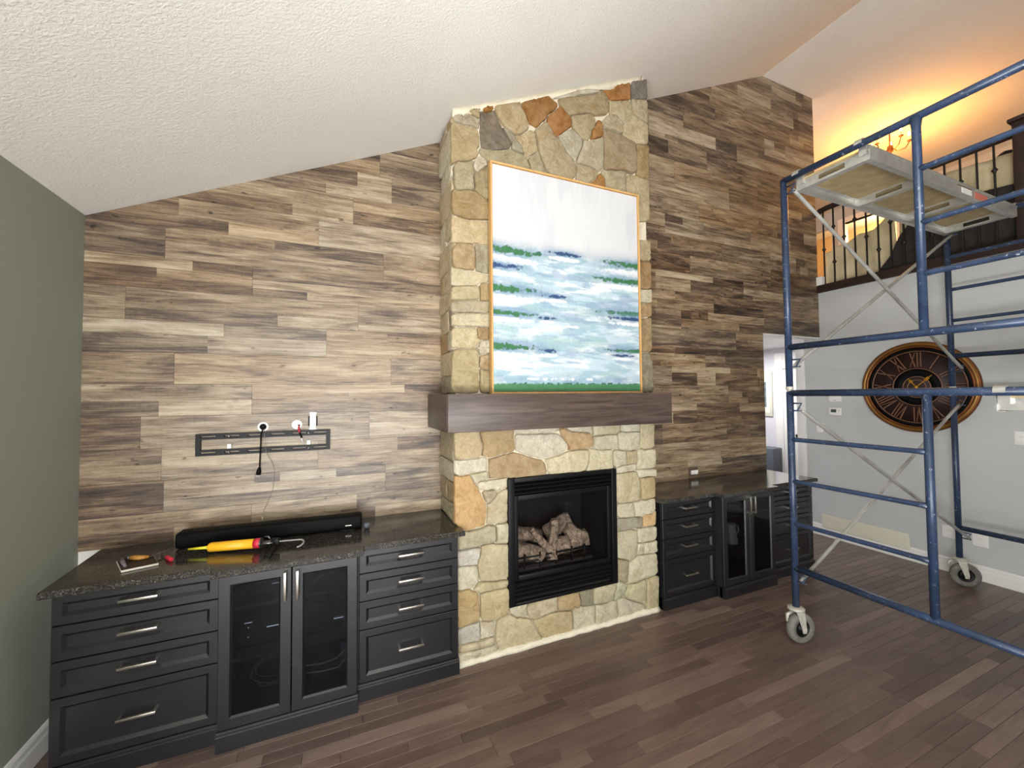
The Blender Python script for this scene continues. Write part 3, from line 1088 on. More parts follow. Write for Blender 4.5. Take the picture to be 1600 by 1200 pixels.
# mantel
MT = thing('mantel', (1.47, 2.66, 1.478), 'thick dark brown oak mantel beam across the stone chimney', 'mantel')
a0, a1, zf0, zf1 = 0.587, 2.36, 1.478, 1.713
MB().bbox(a0 + 0.003, a1 - 0.003, 2.37, 2.392, zf0, zf1, 0.003).build('front_board', M['mantel'], MT)
MB().bbox(a0, a0 + 0.02, 2.388, YW - 0.009, zf0, zf1, 0.003).build('end_board', M['mantel'], MT)
MB().bbox(a1 - 0.02, a1, 2.388, YW - 0.009, zf0, zf1, 0.003).build('end_board', M['mantel'], MT)
MB().box(a0 + 0.019, a1 - 0.019, 2.391, 2.61, zf1 - 0.02, zf1 - 0.002).box(a0 + 0.019, 0.70, 2.61, YW - 0.009, zf1 - 0.02, zf1 - 0.002).build('top_board', M['mantel'], MT)
MB().box(a0 + 0.019, a1 - 0.019, 2.391, 2.53, zf0 + 0.002, zf0 + 0.02).box(a0 + 0.019, 0.695, 2.53, YW - 0.009, zf0 + 0.002, zf0 + 0.02).build('bottom_board', M['mantel'], MT)

# gas fireplace insert
FI = thing('fireplace_insert', (1.47, 2.6, 0.295), 'black gas fireplace insert with louvres and ceramic logs', 'fireplace insert')
ix0, ix1, iz0, iz1 = 1.03, 1.912, 0.292, 1.142
yf = 2.487
fr = MB()
bw = 0.045
fr.bbox(ix0, ix0 + bw, yf, yf + 0.06, iz0, iz1, 0.003).bbox(ix1 - bw, ix1, yf, yf + 0.06, iz0, iz1, 0.003)
fr.bbox(ix0 + bw, ix1 - bw, yf, yf + 0.06, iz1 - 0.03, iz1, 0.003).bbox(ix0 + bw, ix1 - bw, yf, yf + 0.06, iz0, iz0 + 0.022, 0.003)
fr.build('surround', M['black'], FI)
for z in (1.092, 1.064, 1.036):
    MB().add([(ix0 + bw, yf + 0.012, z - 0.006), (ix1 - bw, yf + 0.012, z - 0.006), (ix1 - bw, yf + 0.012, z - 0.002), (ix0 + bw, yf + 0.012, z - 0.002),
              (ix0 + bw, yf + 0.04, z + 0.014), (ix1 - bw, yf + 0.04, z + 0.014), (ix1 - bw, yf + 0.04, z + 0.018), (ix0 + bw, yf + 0.04, z + 0.018)],
             [(0, 1, 2, 3), (3, 2, 6, 7), (4, 5, 6, 7), (0, 1, 5, 4), (0, 3, 7, 4), (1, 2, 6, 5)]).build('louvre', M['black'], FI)
for z in (0.42, 0.392, 0.364, 0.336):
    MB().add([(ix0 + bw, yf + 0.012, z - 0.006), (ix1 - bw, yf + 0.012, z - 0.006), (ix1 - bw, yf + 0.012, z - 0.002), (ix0 + bw, yf + 0.012, z - 0.002),
              (ix0 + bw, yf + 0.04, z + 0.014), (ix1 - bw, yf + 0.04, z + 0.014), (ix1 - bw, yf + 0.04, z + 0.018), (ix0 + bw, yf + 0.04, z + 0.018)],
             [(0, 1, 2, 3), (3, 2, 6, 7), (4, 5, 6, 7), (0, 1, 5, 4), (0, 3, 7, 4), (1, 2, 6, 5)]).build('louvre', M['black'], FI)
gx0, gx1, gz0, gz1 = ix0 + bw + 0.03, ix1 - bw - 0.03, 0.485, 0.985
gf = MB().bbox(ix0 + bw, gx0, yf + 0.014, yf + 0.05, 0.45, 1.02, 0.003).bbox(gx1, ix1 - bw, yf + 0.014, yf + 0.05, 0.45, 1.02, 0.003)
gf.bbox(gx0, gx1, yf + 0.014, yf + 0.05, gz1, 1.02, 0.003).bbox(gx0, gx1, yf + 0.014, yf + 0.05, 0.45, gz0, 0.003)
gf.build('glass_frame', M['black'], FI)
MB().box(gx0 - 0.004, gx1 + 0.004, yf + 0.03, yf + 0.034, gz0 - 0.004, gz1 + 0.004).build('glass', M['fireglass'], FI)
fb = MB().box(ix0 + 0.035, ix0 + 0.05, yf + 0.055, 2.92, 0.325, 1.105).box(ix1 - 0.05, ix1 - 0.035, yf + 0.055, 2.92, 0.325, 1.105)
fb.box(ix0 + 0.035, ix1 - 0.035, 2.905, 2.925, 0.325, 1.105).box(ix0 + 0.05, ix1 - 0.05, yf + 0.055, 2.905, 0.325, 0.475).box(ix0 + 0.05, ix1 - 0.05, yf + 0.055, 2.905, 1.0, 1.105)
fb.build('firebox', M['firebox'], FI)
MB().bbox(ix0 + 0.08, ix1 - 0.16, yf + 0.08, 2.80, 0.47, 0.497, 0.012, 3).build('ember_bed', M['ember'], FI)


def log(p0, p1, r0, r1, name='log'):
    p0, p1 = Vector(p0), Vector(p1)
    n = 7
    pts = [p0.lerp(p1, i / (n - 1)) + Vector((srng.uniform(-1, 1), srng.uniform(-1, 1), srng.uniform(-1, 1))) * 0.006 for i in range(n)]
    rs = [(r0 + (r1 - r0) * i / (n - 1)) * srng.uniform(0.85, 1.12) for i in range(n)]
    mb = MB().tube(pts, rs, 10)
    mb.v = [(x + srng.uniform(-1, 1) * 0.006, y + srng.uniform(-1, 1) * 0.006, z + srng.uniform(-1, 1) * 0.006) for x, y, z in mb.v]
    return mb.build(name, M['log'], FI)


log((1.10, 2.66, 0.60), (1.33, 2.60, 0.555), 0.075, 0.06)
log((1.36, 2.62, 0.575), (1.72, 2.64, 0.60), 0.065, 0.07)
log((1.12, 2.74, 0.70), (1.36, 2.70, 0.66), 0.055, 0.05)
log((1.42, 2.72, 0.66), (1.62, 2.72, 0.74), 0.055, 0.06)
log((1.24, 2.585, 0.755), (1.40, 2.575, 0.56), 0.022, 0.03)
log((1.44, 2.60, 0.78), (1.39, 2.562, 0.52), 0.032, 0.038)
log((1.56, 2.66, 0.70), (1.69, 2.60, 0.62), 0.05, 0.045)
for z in (0.515, 0.545, 0.575):
    MB().tube([(1.11, 2.553, z), (1.42, 2.55, z), (1.73, 2.553, z)], 0.006, 6).build('grate_bar', M['black'], FI)
for x in (1.17, 1.29, 1.42, 1.55, 1.66):
    MB().tube([(x, 2.65, 0.50), (x, 2.551, 0.50), (x, 2.548, 0.60)], 0.007, 6).build('grate_upright', M['black'], FI)

# ------------------------------------------------------------------ painting
PT = thing('painting', (1.55, 2.53, 1.715), 'framed abstract seascape in white, aqua and green resting on the mantel', 'painting')
px0, px1, pz0, pz1, py = 0.925, 2.19, 1.714, 3.30, 2.506
ft = 0.012
MB().box(px0, px0 + ft, py, py + 0.045, pz0, pz1).build('frame_stile', M['frame'], PT)
MB().box(px1 - ft, px1, py, py + 0.045, pz0, pz1).build('frame_stile', M['frame'], PT)
MB().box(px0 + ft, px1 - ft, py, py + 0.045, pz0, pz0 + ft).build('frame_rail', M['frame'], PT)
MB().box(px0 + ft, px1 - ft, py, py + 0.045, pz1 - ft, pz1).build('frame_rail', M['frame'], PT)
NU, NV = 230, 290
nr = np.random.RandomState(3)


def vnoise(fu, fv, oct=4):
    out = np.zeros((NV, NU))
    amp, tot = 1.0, 0.0
    for o in range(oct):
        gu, gv = int(fu * 2 ** o) + 2, int(fv * 2 ** o) + 2
        g = nr.rand(gv + 1, gu + 1)
        u = np.linspace(0, gu - 0.001, NU)
        v = np.linspace(0, gv - 0.001, NV)
        iu, iv = u.astype(int), v.astype(int)
        tu, tv = u - iu, v - iv
        tu, tv = tu * tu * (3 - 2 * tu), (tv * tv * (3 - 2 * tv))[:, None]
        a = g[iv][:, iu] * (1 - tu) + g[iv][:, iu + 1] * tu
        b = g[iv + 1][:, iu] * (1 - tu) + g[iv + 1][:, iu + 1] * tu
        out += amp * (a * (1 - tv) + b * tv)
        tot += amp
        amp *= 0.6
    return out / tot


U, V = np.meshgrid(np.linspace(0, 1, NU), np.linspace(0, 1, NV))
C = lambda h: np.array(rgb(h)[:3])


def blend(img, c, m):
    return img * (1 - m[..., None]) + c * m[..., None]


sm = lambda x, a, b: np.clip((x - a) / (b - a), 0, 1) ** 2 * (3 - 2 * np.clip((x - a) / (b - a), 0, 1))
img = np.ones((NV, NU, 3)) * C('e6e6e6')
img = blend(img, C('d9dadd'), sm(vnoise(14, 3, 3), 0.45, 0.7) * 0.7)
streak = vnoise(5, 40, 4)
sea = sm(0.655 + (vnoise(40, 30, 3) - 0.5) * 0.05 - V, 0.0, 0.02)
water = np.ones_like(img) * C('c9dde6')
water = blend(water, C('eef3f4'), sm(streak, 0.45, 0.6))
water = blend(water, C('a3c3d0'), sm(vnoise(4, 34, 4), 0.49, 0.60) * 0.8)
water = blend(water, C('b4cfc6'), sm(vnoise(3, 24, 4), 0.57, 0.68) * 0.45)
water = blend(water, C('8ea8c6'), sm(vnoise(4, 26, 4), 0.56, 0.68) * 0.6)
img = blend(img, water, sea)
rag = vnoise(60, 70, 3)
rag2 = vnoise(26, 50, 4)
bands = [(0.625, -0.02, 0.42, 0.02, 0), (0.638, 0.62, 1.05, 0.020, 0), (0.645, 0.30, 0.62, 0.012, 1), (0.553, -0.05, 0.22, 0.016, 1), (0.553, 0.55, 1.05, 0.016, 0), (0.452, -0.05, 0.33, 0.020, 0),
         (0.44, 0.25, 0.52, 0.010, 1), (0.388, 0.60, 1.05, 0.015, 0), (0.362, 0.72, 1.05, 0.012, 1), (0.345, -0.05, 0.30, 0.014, 0), (0.335, 0.25, 0.42, 0.008, 1), (0.195, -0.05, 0.30, 0.018, 0), (0.185, 0.25, 0.42, 0.010, 1),
         (0.20, 0.68, 1.05, 0.010, 0), (0.175, 0.75, 1.0, 0.008, 1)]
for (v0, a, b, th, k) in bands:
    th *= 1.25
    mid = (a + b) / 2
    env = np.clip(1 - np.abs((U - (0 if a < 0 else (1 if b > 1 else mid))) / (b - a if (a < 0 or b > 1) else (b - a) / 2)), 0, 1) ** 0.6
    halo = np.exp(-((V - v0) / (th * 1.6)) ** 2) * env
    img = blend(img, C('7f9cb6'), np.clip(halo * 0.9 * (0.5 + rag2), 0, 0.9))
    foam = np.exp(-((V - v0 + th * 1.7) / (th * 0.9)) ** 2) * env
    img = blend(img, C('f6f7f6'), sm(foam * (0.4 + rag), 0.35, 0.6))
    core_ = np.exp(-((V - v0 + (rag2 - 0.5) * th) / (th * 0.75)) ** 2) * env * (0.25 + 1.4 * rag)
    img = blend(img, C('2f4f7c') if k else C('2f5f63'), sm(core_, 0.42, 0.6))
    if not k:
        img = blend(img, C('3f7a4c'), sm(core_ * (0.5 + rag2), 0.42, 0.62))
bt = sm(0.036 + (rag - 0.5) * 0.02 - V, -0.002, 0.004)
img = blend(img, C('7f9cb6'), np.exp(-((V - 0.05) / 0.02) ** 2) * 0.7 * rag2)
img = blend(img, C('f4f6f5'), sm(np.exp(-((V - 0.055) / 0.012) ** 2) * rag, 0.45, 0.6) * (np.abs(U - 0.45) < 0.25))
img = blend(img, C('4f8a5c'), bt)
img = blend(img, C('2d4f60'), sm(np.exp(-((V - 0.035) / 0.006) ** 2) * rag, 0.5, 0.6) * 0.8)
relief = (vnoise(50, 60, 3) - 0.5) * 0.0035 * (0.3 + sea)
cx0, cx1, cz0, cz1 = px0 + ft + 0.004, px1 - ft - 0.004, pz0 + ft + 0.004, pz1 - ft - 0.004
me = bpy.data.meshes.new('canvas')
X = cx0 + U * (cx1 - cx0)
Z = cz0 + V * (cz1 - cz0)
Y = py + 0.010 - relief
front = np.stack([X, Y, Z], -1).reshape(-1, 3)
nv = len(front)
back = np.array([(cx0, py + 0.04, cz0), (cx1, py + 0.04, cz0), (cx1, py + 0.04, cz1), (cx0, py + 0.04, cz1)])
cen = np.array(((cx0 + cx1) / 2, py + 0.02, (cz0 + cz1) / 2))
ii = np.arange(nv).reshape(NV, NU)
quads = np.stack([ii[:-1, :-1], ii[:-1, 1:], ii[1:, 1:], ii[1:, :-1]], -1).reshape(-1, 4).tolist()
quads.append([nv + 3, nv + 2, nv + 1, nv])
c00, c10, c11, c01 = int(ii[0, 0]), int(ii[0, -1]), int(ii[-1, -1]), int(ii[-1, 0])
quads += [ii[0, :].tolist()[::-1] + [nv, nv + 1], ii[-1, :].tolist() + [nv + 2, nv + 3], ii[:, 0].tolist() + [nv + 3, nv], ii[:, -1].tolist()[::-1] + [nv + 1, nv + 2]]
me.from_pydata((np.vstack([front, back]) - cen).tolist(), [], quads)
ca = me.color_attributes.new('paint', 'FLOAT_COLOR', 'POINT')
cols = np.ones((nv + 4, 4), np.float32) * 0.85
cols[:nv, :3] = img.reshape(-1, 3) * 0.74
cols[:, 3] = 1
ca.data.foreach_set('color', cols.ravel())
t = NT('oil_paint')
t.color(t.node('ShaderNodeVertexColor', layer_name='paint').outputs[0])
t.rough(0.45)
t.bump(t.noise(t.coords((1, 1, 3)), 60, 4, 0.6), 0.2, 0.004)
me.materials.append(t.m)
cv = bpy.data.objects.new('canvas', me)
COL.objects.link(cv)
cv.parent = PT
cv.location = tuple(cen - WORLD[PT])

# ------------------------------------------------------------------ built-in cabinets
def pull(mb_parent, cx, y, cz, L, vertical=False):
    mb = MB()
    s = 0.0065
    off = 0.03
    if vertical:
        mb.bbox(cx - s, cx + s, y - off - 0.01, y - off, cz - L / 2, cz + L / 2, 0.0015)
        for dz in (-L / 2 + s, L / 2 - s):
            mb.box(cx - s, cx + s, y - off, y + 0.004, cz + dz - s, cz + dz + s)
    else:
        mb.bbox(cx - L / 2, cx + L / 2, y - off - 0.01, y - off, cz - s, cz + s, 0.0015)
        for dx in (-L / 2 + s, L / 2 - s):
            mb.box(cx + dx - s, cx + dx + s, y - off, y + 0.004, cz - s, cz + s)
    return mb.build('handle', M['nickel'], mb_parent)


def shaker(x0, x1, y, z0, z1, b, dep=0.012, bev=0.014, th=0.02, hole=False):
    """front slab with a bevelled recess (or an opening)"""
    def ring(i, yy):
        return [(x0 + i, yy, z0 + i), (x1 - i, yy, z0 + i), (x1 - i, yy, z1 - i), (x0 + i, yy, z1 - i)]
    vs = ring(0, y + th) + ring(0, y + 0.002) + ring(0.002, y) + ring(b, y) + ring(b + bev, y + dep)
    fs = []
    for k in range(4):
        for i in range(4):
            j = (i + 1) % 4
            fs.append((k * 4 + i, k * 4 + j, k * 4 + 4 + j, k * 4 + 4 + i))
    if hole:
        vs += ring(b + bev, y + th)
        for i in range(4):
            j = (i + 1) % 4
            fs.append((16 + i, 16 + j, 20 + j, 20 + i))
            fs.append((20 + i, 20 + j, j, i))
    else:
        fs += [(16, 17, 18, 19), (3, 2, 1, 0)]
    return MB().add(vs, fs)


DZ = [(0.097, 0.384), (0.390, 0.542), (0.548, 0.698), (0.704, 0.836)]


def plinth(x0, x1, y, parent):
    mb = MB()
    p = [(y, 0), (y, 0.072), (y + 0.005, 0.076), (y + 0.005, 0.083), (y + 0.014, 0.09), (y + 0.05, 0.092), (y + 0.05, 0)]
    n = len(p)
    mb.add([(x0, a, b) for a, b in p] + [(x1, a, b) for a, b in p], [tuple(range(n)), tuple(range(n, 2 * n))] + [(i, (i + 1) % n, (i + 1) % n + n, i + n) for i in range(n)])
    return mb.build('plinth', M['cab'], parent)


def drawer_unit(x0, x1, y, label, hw=0.145):
    t = thing('drawer_cabinet', ((x0 + x1) / 2, (y + YW) / 2, 0), label, 'cabinet', 'charcoal built in cabinets')
    MB().box(x0, x1, y + 0.021, YW - 0.011, 0.0, 0.838).build('carcass', M['cab'], t)
    plinth(x0, x1, y - 0.008, t)
    for i, (a, b) in enumerate(DZ):
        d = shaker(x0 + 0.006, x1 - 0.006, y, a, b, 0.036).build('drawer', M['cab'], t)
        pull(d, (x0 + x1) / 2, y + 0.011, (a + b) / 2 + (0.005 if i else 0.0), hw)
    return t


def door_unit(x0, x1, y, label):
    t = thing('glass_door_cabinet', ((x0 + x1) / 2, (y + YW) / 2, 0), label, 'cabinet', 'charcoal built in cabinets')
    yb = YW - 0.011
    b = MB().box(x0, x0 + 0.018, y + 0.021, yb, 0, 0.838).box(x1 - 0.018, x1, y + 0.021, yb, 0, 0.838)
    b.box(x0 + 0.018, x1 - 0.018, yb - 0.01, yb, 0, 0.838).box(x0 + 0.018, x1 - 0.018, y + 0.021, yb - 0.01, 0.0, 0.115).box(x0 + 0.018, x1 - 0.018, y + 0.021, yb - 0.01, 0.82, 0.838)
    b.build('carcass', M['cabin'], t)
    for z in (0.40, 0.655):
        MB().box(x0 + 0.019, x1 - 0.019, y + 0.05, yb - 0.011, z - 0.018, z).build('shelf', M['cab'], t)
    plinth(x0, x1, y - 0.008, t)
    xm = (x0 + x1) / 2
    for i, (a, c) in enumerate(((x0 + 0.004, xm - 0.002), (xm + 0.002, x1 - 0.004))):
        d = shaker(a, c, y, 0.097, 0.836, 0.048, 0.009, 0.008, hole=True).build('door', M['cab'], t)
        MB().box(a + 0.05, c - 0.05, y + 0.010, y + 0.014, 0.147, 0.786).build('pane', M['glass'], d)
        hx = c - 0.026 if i == 0 else a + 0.026
        pull(d, hx, y, 0.745, 0.145, True)
    return t


drawer_unit(-1.175, -0.553, 2.44, 'charcoal drawer cabinet beside the sage wall')
door_unit(-0.549, 0.087, 2.37, 'charcoal glass door cabinet below the wall bracket, holding electronics')
drawer_unit(0.091, 0.672, 2.44, 'charcoal drawer cabinet between electronics cabinet and fireplace')
drawer_unit(2.335, 2.915, 2.475, 'charcoal drawer cabinet right against the stone fireplace on the hall side', 0.13)
door_unit(2.919, 3.575, 2.405, 'charcoal glass door cabinet holding plates and a cream jug')
drawer_unit(3.579, 4.235, 2.475, 'charcoal drawer cabinet at the hall opening behind the scaffold', 0.13)


def counter(pts, label, z0=0.838, z1=0.870):
    mb = MB()
    n = len(pts)
    def off(d):
        out = []
        for i, p in enumerate(pts):
            a, c = Vector(pts[i - 1]), Vector(pts[(i + 1) % n])
            p = Vector(p)
            e1, e2 = (p - a).normalized(), (c - p).normalized()
            n1, n2 = Vector((-e1.y, e1.x)), Vector((-e2.y, e2.x))
            m = (n1 + n2) / (1 + n1.dot(n2))
            q = p + m * d
            out.append((q.x, q.y))
        return out
    levels = [(z0, 0.004), (z0 + 0.004, 0), (z1 - 0.004, 0), (z1, 0.004)]
    vs = []
    for z, d in levels:
        vs += [(x, y, z) for x, y in off(d)]
    fs = [tuple(range(n))[::-1], tuple(range(3 * n, 4 * n))]
    for k in range(3):
        fs += [(k * n + i, k * n + (i + 1) % n, (k + 1) * n + (i + 1) % n, (k + 1) * n + i) for i in range(n)]
    mb.add(vs, fs)
    return tag(mb.build('countertop', M['granite']), label, 'countertop')


counter([(-1.20, 2.405), (-0.585, 2.405), (-0.57, 2.335), (0.112, 2.335), (0.122, 2.405), (0.705, 2.405), (0.705, 2.485), (0.69, 2.50), (0.69, YW - 0.009), (-1.225, YW - 0.009)],
        'dark speckled granite countertop carrying caulking gun and soundbar')
counter([(2.345, 2.44), (2.885, 2.44), (2.90, 2.37), (3.59, 2.37), (3.60, 2.44), (4.265, 2.44), (4.265, YW - 0.009), (2.302, YW - 0.009), (2.302, 2.50)],
        'dark speckled granite countertop between stone fireplace and hall opening')

# ------------------------------------------------------------------ things in the cabinets
def led_box(x0, x1, y0, y1, z0, z1, label, cat, leds):
    t = thing('media_box', ((x0 + x1) / 2, (y0 + y1) / 2, z0), label, cat)
    MB().bbox(x0, x1, y0, y1, z0, z1, 0.004).build('casing', M['blackp'], t)
    for (x, z, w, h) in leds:
        MB().box(x, x + w, y0 - 0.0015, y0 + 0.001, z, z + h).build('indicator', M['led'], t)
    return t


led_box(-0.50, -0.06, 2.50, 2.82, 0.40, 0.56, 'tall black media receiver on the middle shelf', 'receiver',
        [(-0.46, 0.525, 0.035, 0.003), (-0.445, 0.50, 0.006, 0.004), (-0.445, 0.45, 0.006, 0.004), (-0.36, 0.485, 0.075, 0.004)])
led_box(-0.49, -0.20, 2.52, 2.76, 0.655, 0.72, 'slim black media player on the top shelf', 'media player', [(-0.34, 0.70, 0.04, 0.003)])
led_box(-0.04, 0.055, 2.52, 2.72, 0.40, 0.46, 'small black set top box beside the receiver', 'media player', [(-0.035, 0.445, 0.05, 0.004)])
tag(MB().tube([(-0.34 + 0.105 * math.cos(a), 2.60 + 0.03 * math.sin(a) + 0.004 * math.cos(3 * a), 0.215 + 0.055 * math.sin(a) - 0.01) for a in [2 * PI * k / 40 for k in range(40)]], 0.0035, 6, closed=True)
    .tube([(-0.34 + 0.09 * math.cos(a), 2.63, 0.20 + 0.05 * math.sin(a) - 0.002) for a in [2 * PI * k / 40 for k in range(40)]], 0.0035, 6, closed=True)
    .tube([(-0.42, 2.62, 0.15), (-0.40, 2.61, 0.119), (-0.30, 2.60, 0.119), (-0.2, 2.64, 0.119)], 0.0035, 6).build('cable_coil', M['wire']),
    'loose coil of grey cable on the cabinet bottom', 'cable')
t = thing('cable_box', (0.0, 2.6, 0.115), 'black box with looping white cable on the cabinet bottom', 'box')
MB().bbox(-0.16, 0.06, 2.52, 2.78, 0.115, 0.22, 0.006).build('casing', M['blackp'], t)
MB().bbox(0.0, 0.035, 2.508, 2.522, 0.20, 0.31, 0.004).build('adapter', M['slate'], t)
MB().tube([(-0.17, 2.50, 0.235), (-0.09, 2.495, 0.228), (-0.02, 2.495, 0.24), (0.03, 2.50, 0.275)], 0.0035, 6).tube([(-0.17, 2.50, 0.195), (-0.09, 2.49, 0.19), (-0.01, 2.49, 0.19), (0.028, 2.49, 0.23), (0.03, 2.50, 0.275)], 0.0035, 6).build('cable', M['china'], t)
vs, fs = [], []
for i in range(9):
    for j in range(7):
        vs.append((-0.14 + i * 0.022, 2.50 + j * 0.03, 0.668 + 0.05 * math.sin(i * 0.45) * math.cos(j * 0.4) + rng.uniform(0, 0.02)))
for i in range(8):
    for j in range(6):
        fs.append((i * 7 + j, i * 7 + j + 1, i * 7 + j + 8, i * 7 + j + 7))
w = MB().add(vs, fs).build('plastic_wrap', M['greyfoil'])
md = w.modifiers.new('thickness', 'SOLIDIFY')
md.thickness = 0.003
tag(w, 'crumpled grey plastic wrap on the top shelf', 'plastic wrap')
for k in range(6):
    z = 0.655 + k * 0.012
    tag(MB().lathe([(0.001, 0.004), (0.06, 0.002), (0.085, 0.008), (0.11, 0.018), (0.112, 0.02), (0.085, 0.013), (0.06, 0.008), (0.001, 0.008)], (3.20, 2.56, z), (0, 0, 1), 28).build('plate', M['china']),
        ('lowest pale dinner plate of the stack behind cabinet glass' if k == 0 else 'topmost pale dinner plate of the stack behind cabinet glass' if k == 5 else 'pale dinner plate in the middle of the stack behind cabinet glass'), 'plate', 'stacked plates on the top shelf')
t = thing('jug', (3.135, 2.50, 0.40), 'cream ceramic jug behind cabinet glass', 'jug')
MB().lathe([(0.001, 0), (0.05, 0), (0.055, 0.02), (0.048, 0.05), (0.042, 0.10), (0.036, 0.14), (0.04, 0.17), (0.037, 0.17), (0.033, 0.14), (0.038, 0.10), (0.001, 0.03)], (3.135, 2.50, 0.40), (0, 0, 1), 24).build('body', M['china'], t)
MB().tube([(3.171, 2.49, 0.545), (3.20, 2.485, 0.54), (3.207, 2.485, 0.50), (3.18, 2.49, 0.465)], 0.007, 8).build('handle', M['china'], t)
t = thing('mug', (3.27, 2.56, 0.40), 'grey mug beside the cream jug', 'mug')
MB().lathe([(0.001, 0), (0.035, 0), (0.04, 0.01), (0.042, 0.10), (0.039, 0.10), (0.036, 0.012), (0.001, 0.012)], (3.27, 2.56, 0.40), (0, 0, 1), 24).build('body', M['slate'], t)
MB().tube([(3.31, 2.55, 0.48), (3.335, 2.545, 0.47), (3.335, 2.545, 0.44), (3.31, 2.55, 0.425)], 0.005, 8).build('handle', M['slate'], t)

# ------------------------------------------------------------------ things on the left countertop
ZC = 0.870
t = thing('soundbar', (-0.35, 2.79, ZC), 'long black soundbar lying along the plank wall', 'soundbar')
rotz(MB().bbox(-0.835, 0.125, 2.735, 2.835, ZC + 0.004, ZC + 0.088, 0.014, 3), -0.35, 2.785, -0.055).build('body', M['blackp'], t)
rotz(MB().box(0.03, 0.065, 2.7335, 2.736, ZC + 0.03, ZC + 0.035), -0.35, 2.785, -0.055).build('badge', M['nickel'], t)
for q in (-0.80, 0.0):
    rotz(MB().box(q, q + 0.08, 2.75, 2.81, ZC, ZC + 0.006), -0.35, 2.785, -0.055).build('foot', M['black'], t)
t = thing('door_stop', (0.152, 2.70, ZC), 'small round grey bumper beside the soundbar end', 'bumper')
MB().lathe([(0.001, -0.018), (0.012, -0.018), (0.019, -0.012), (0.02, 0.0), (0.016, 0.01), (0.001, 0.012)], (0.152, 2.70, ZC + 0.022), (0.25, -1, 0.35), 20).build('cap', M['slate'], t)
MB().lathe([(0.001, 0), (0.014, 0), (0.014, 0.01), (0.001, 0.012)], (0.152, 2.705, ZC), (0, 0, 1), 16).build('base', M['black'], t)

# caulking gun
cg = thing('caulking_gun', (-0.45, 2.59, ZC), 'caulking gun loaded with a yellow cartridge on the granite', 'caulking gun')
A, B = Vector((-0.748, 2.665, ZC + 0.028)), Vector((-0.16, 2.50, ZC + 0.050))
ax = (B - A).normalized()
P = lambda s, dz=0.0, side=0.0: A + ax * s + Vector((0, 0, dz)) + Vector((-ax.y, ax.x, 0)).normalized() * side
MB().tube([P(0), P(0.10)], [0.0045, 0.009], 12).build('nozzle', M['lime'], cg)
MB().tube([P(0.098), P(0.104), P(0.112), P(0.33)], [0.010, 0.022, 0.025, 0.025], 24).build('cartridge', M['yellow'], cg)
MB().tube([P(0.33), P(0.362)], [0.0262, 0.0262], 24).build('end_cap', M['red'], cg)
fr = MB().tube([P(0.362), P(0.366)], [0.027, 0.027], 20)
for s in (-0.022, 0.022):
    fr.tube([P(0.366, 0, s), P(0.43, 0.0, s * 0.8)], 0.004, 6)
fr.build('carriage', M['steel'], cg)
MB().bbox(-0.015, 0.03, -0.012, 0.012, -0.02, 0.018, 0.006).build('body_block', M['black'], cg)
bb = [o for o in WORLD if o.name.startswith('body_block')][-1]
q = P(0.435)
bb.location = tuple(np.array(q) - WORLD[cg])
bb.rotation_euler = (0, 0, math.atan2(ax.y, ax.x))
MB().tube([P(0.425, -0.005), P(0.44, -0.018, -0.03), P(0.45, -0.028, -0.075), P(0.455, -0.032, -0.12)], [0.010, 0.011, 0.010, 0.008], 10).build('grip', M['black'], cg)
MB().tube([P(0.40, -0.005), P(0.40, -0.022, -0.03), P(0.415, -0.032, -0.08), P(0.42, -0.034, -0.10)], 0.006, 8).build('trigger', M['black'], cg)
MB().tube([P(0.41, 0.016), P(0.40, 0.03), P(0.38, 0.032)], 0.004, 6).build('release_lever', M['steel'], cg)
rod = [P(0.37), P(0.45), P(0.56)]
for k in range(1, 9):
    a = PI * k / 8 * 0.9
    rod.append(P(0.56 + 0.032 * math.sin(a), -0.0 - 0.010 * (1 - math.cos(a)), -0.032 * (1 - math.cos(a))))
MB().tube(rod, 0.004, 8).build('push_rod', M['galv'], cg)

# note board, knife, pencil
def quadslab(p, z0, z1):
    return MB().prism([tuple(q) for q in p], z0, z1, 'z')


nb = thing('notebook', (-0.945, 2.61, ZC), 'small dark notebook with pale page edges on the granite', 'notebook')
Q = [(-0.965, 2.515), (-0.835, 2.555), (-0.915, 2.715), (-1.045, 2.675)]
quadslab(Q, ZC, ZC + 0.002).build('back_cover', M['brown'], nb)
ctr = Vector((sum(q[0] for q in Q) / 4, sum(q[1] for q in Q) / 4))
quadslab([tuple(ctr + (Vector(q) - ctr) * 0.99) for q in Q], ZC + 0.002, ZC + 0.011).build('pages', M['paper'], nb)
quadslab([tuple(ctr + (Vector(q) - ctr) * 0.965) for q in Q], ZC + 0.011, ZC + 0.0125).build('front_cover', M['brown'], nb)
t = thing('knife', (-0.92, 2.66, ZC + 0.012), 'folding knife with an amber handle lying on the notebook', 'knife')
MB().tube([(-0.985, 2.655, ZC + 0.024), (-0.965, 2.65, ZC + 0.025), (-0.935, 2.635, ZC + 0.025), (-0.905, 2.645, ZC + 0.022)], [0.008, 0.0125, 0.0125, 0.007], 12).build('handle', M['handle_wood'], t)
MB().tube([(-1.0, 2.665, ZC + 0.024), (-0.982, 2.655, ZC + 0.024)], [0.009, 0.011], 12).build('end_cap', M['steel'], t)
MB().add([(-0.915, 2.650, ZC + 0.018), (-0.905, 2.640, ZC + 0.018), (-0.86, 2.70, ZC + 0.019), (-0.84, 2.76, ZC + 0.02), (-0.915, 2.650, ZC + 0.0205), (-0.905, 2.640, ZC + 0.0205), (-0.86, 2.70, ZC + 0.021), (-0.84, 2.76, ZC + 0.021)],
         [(0, 1, 2, 3), (4, 5, 6, 7), (0, 1, 5, 4), (1, 2, 6, 5), (2, 3, 7, 6), (3, 0, 4, 7)]).build('blade', M['steel'], t)
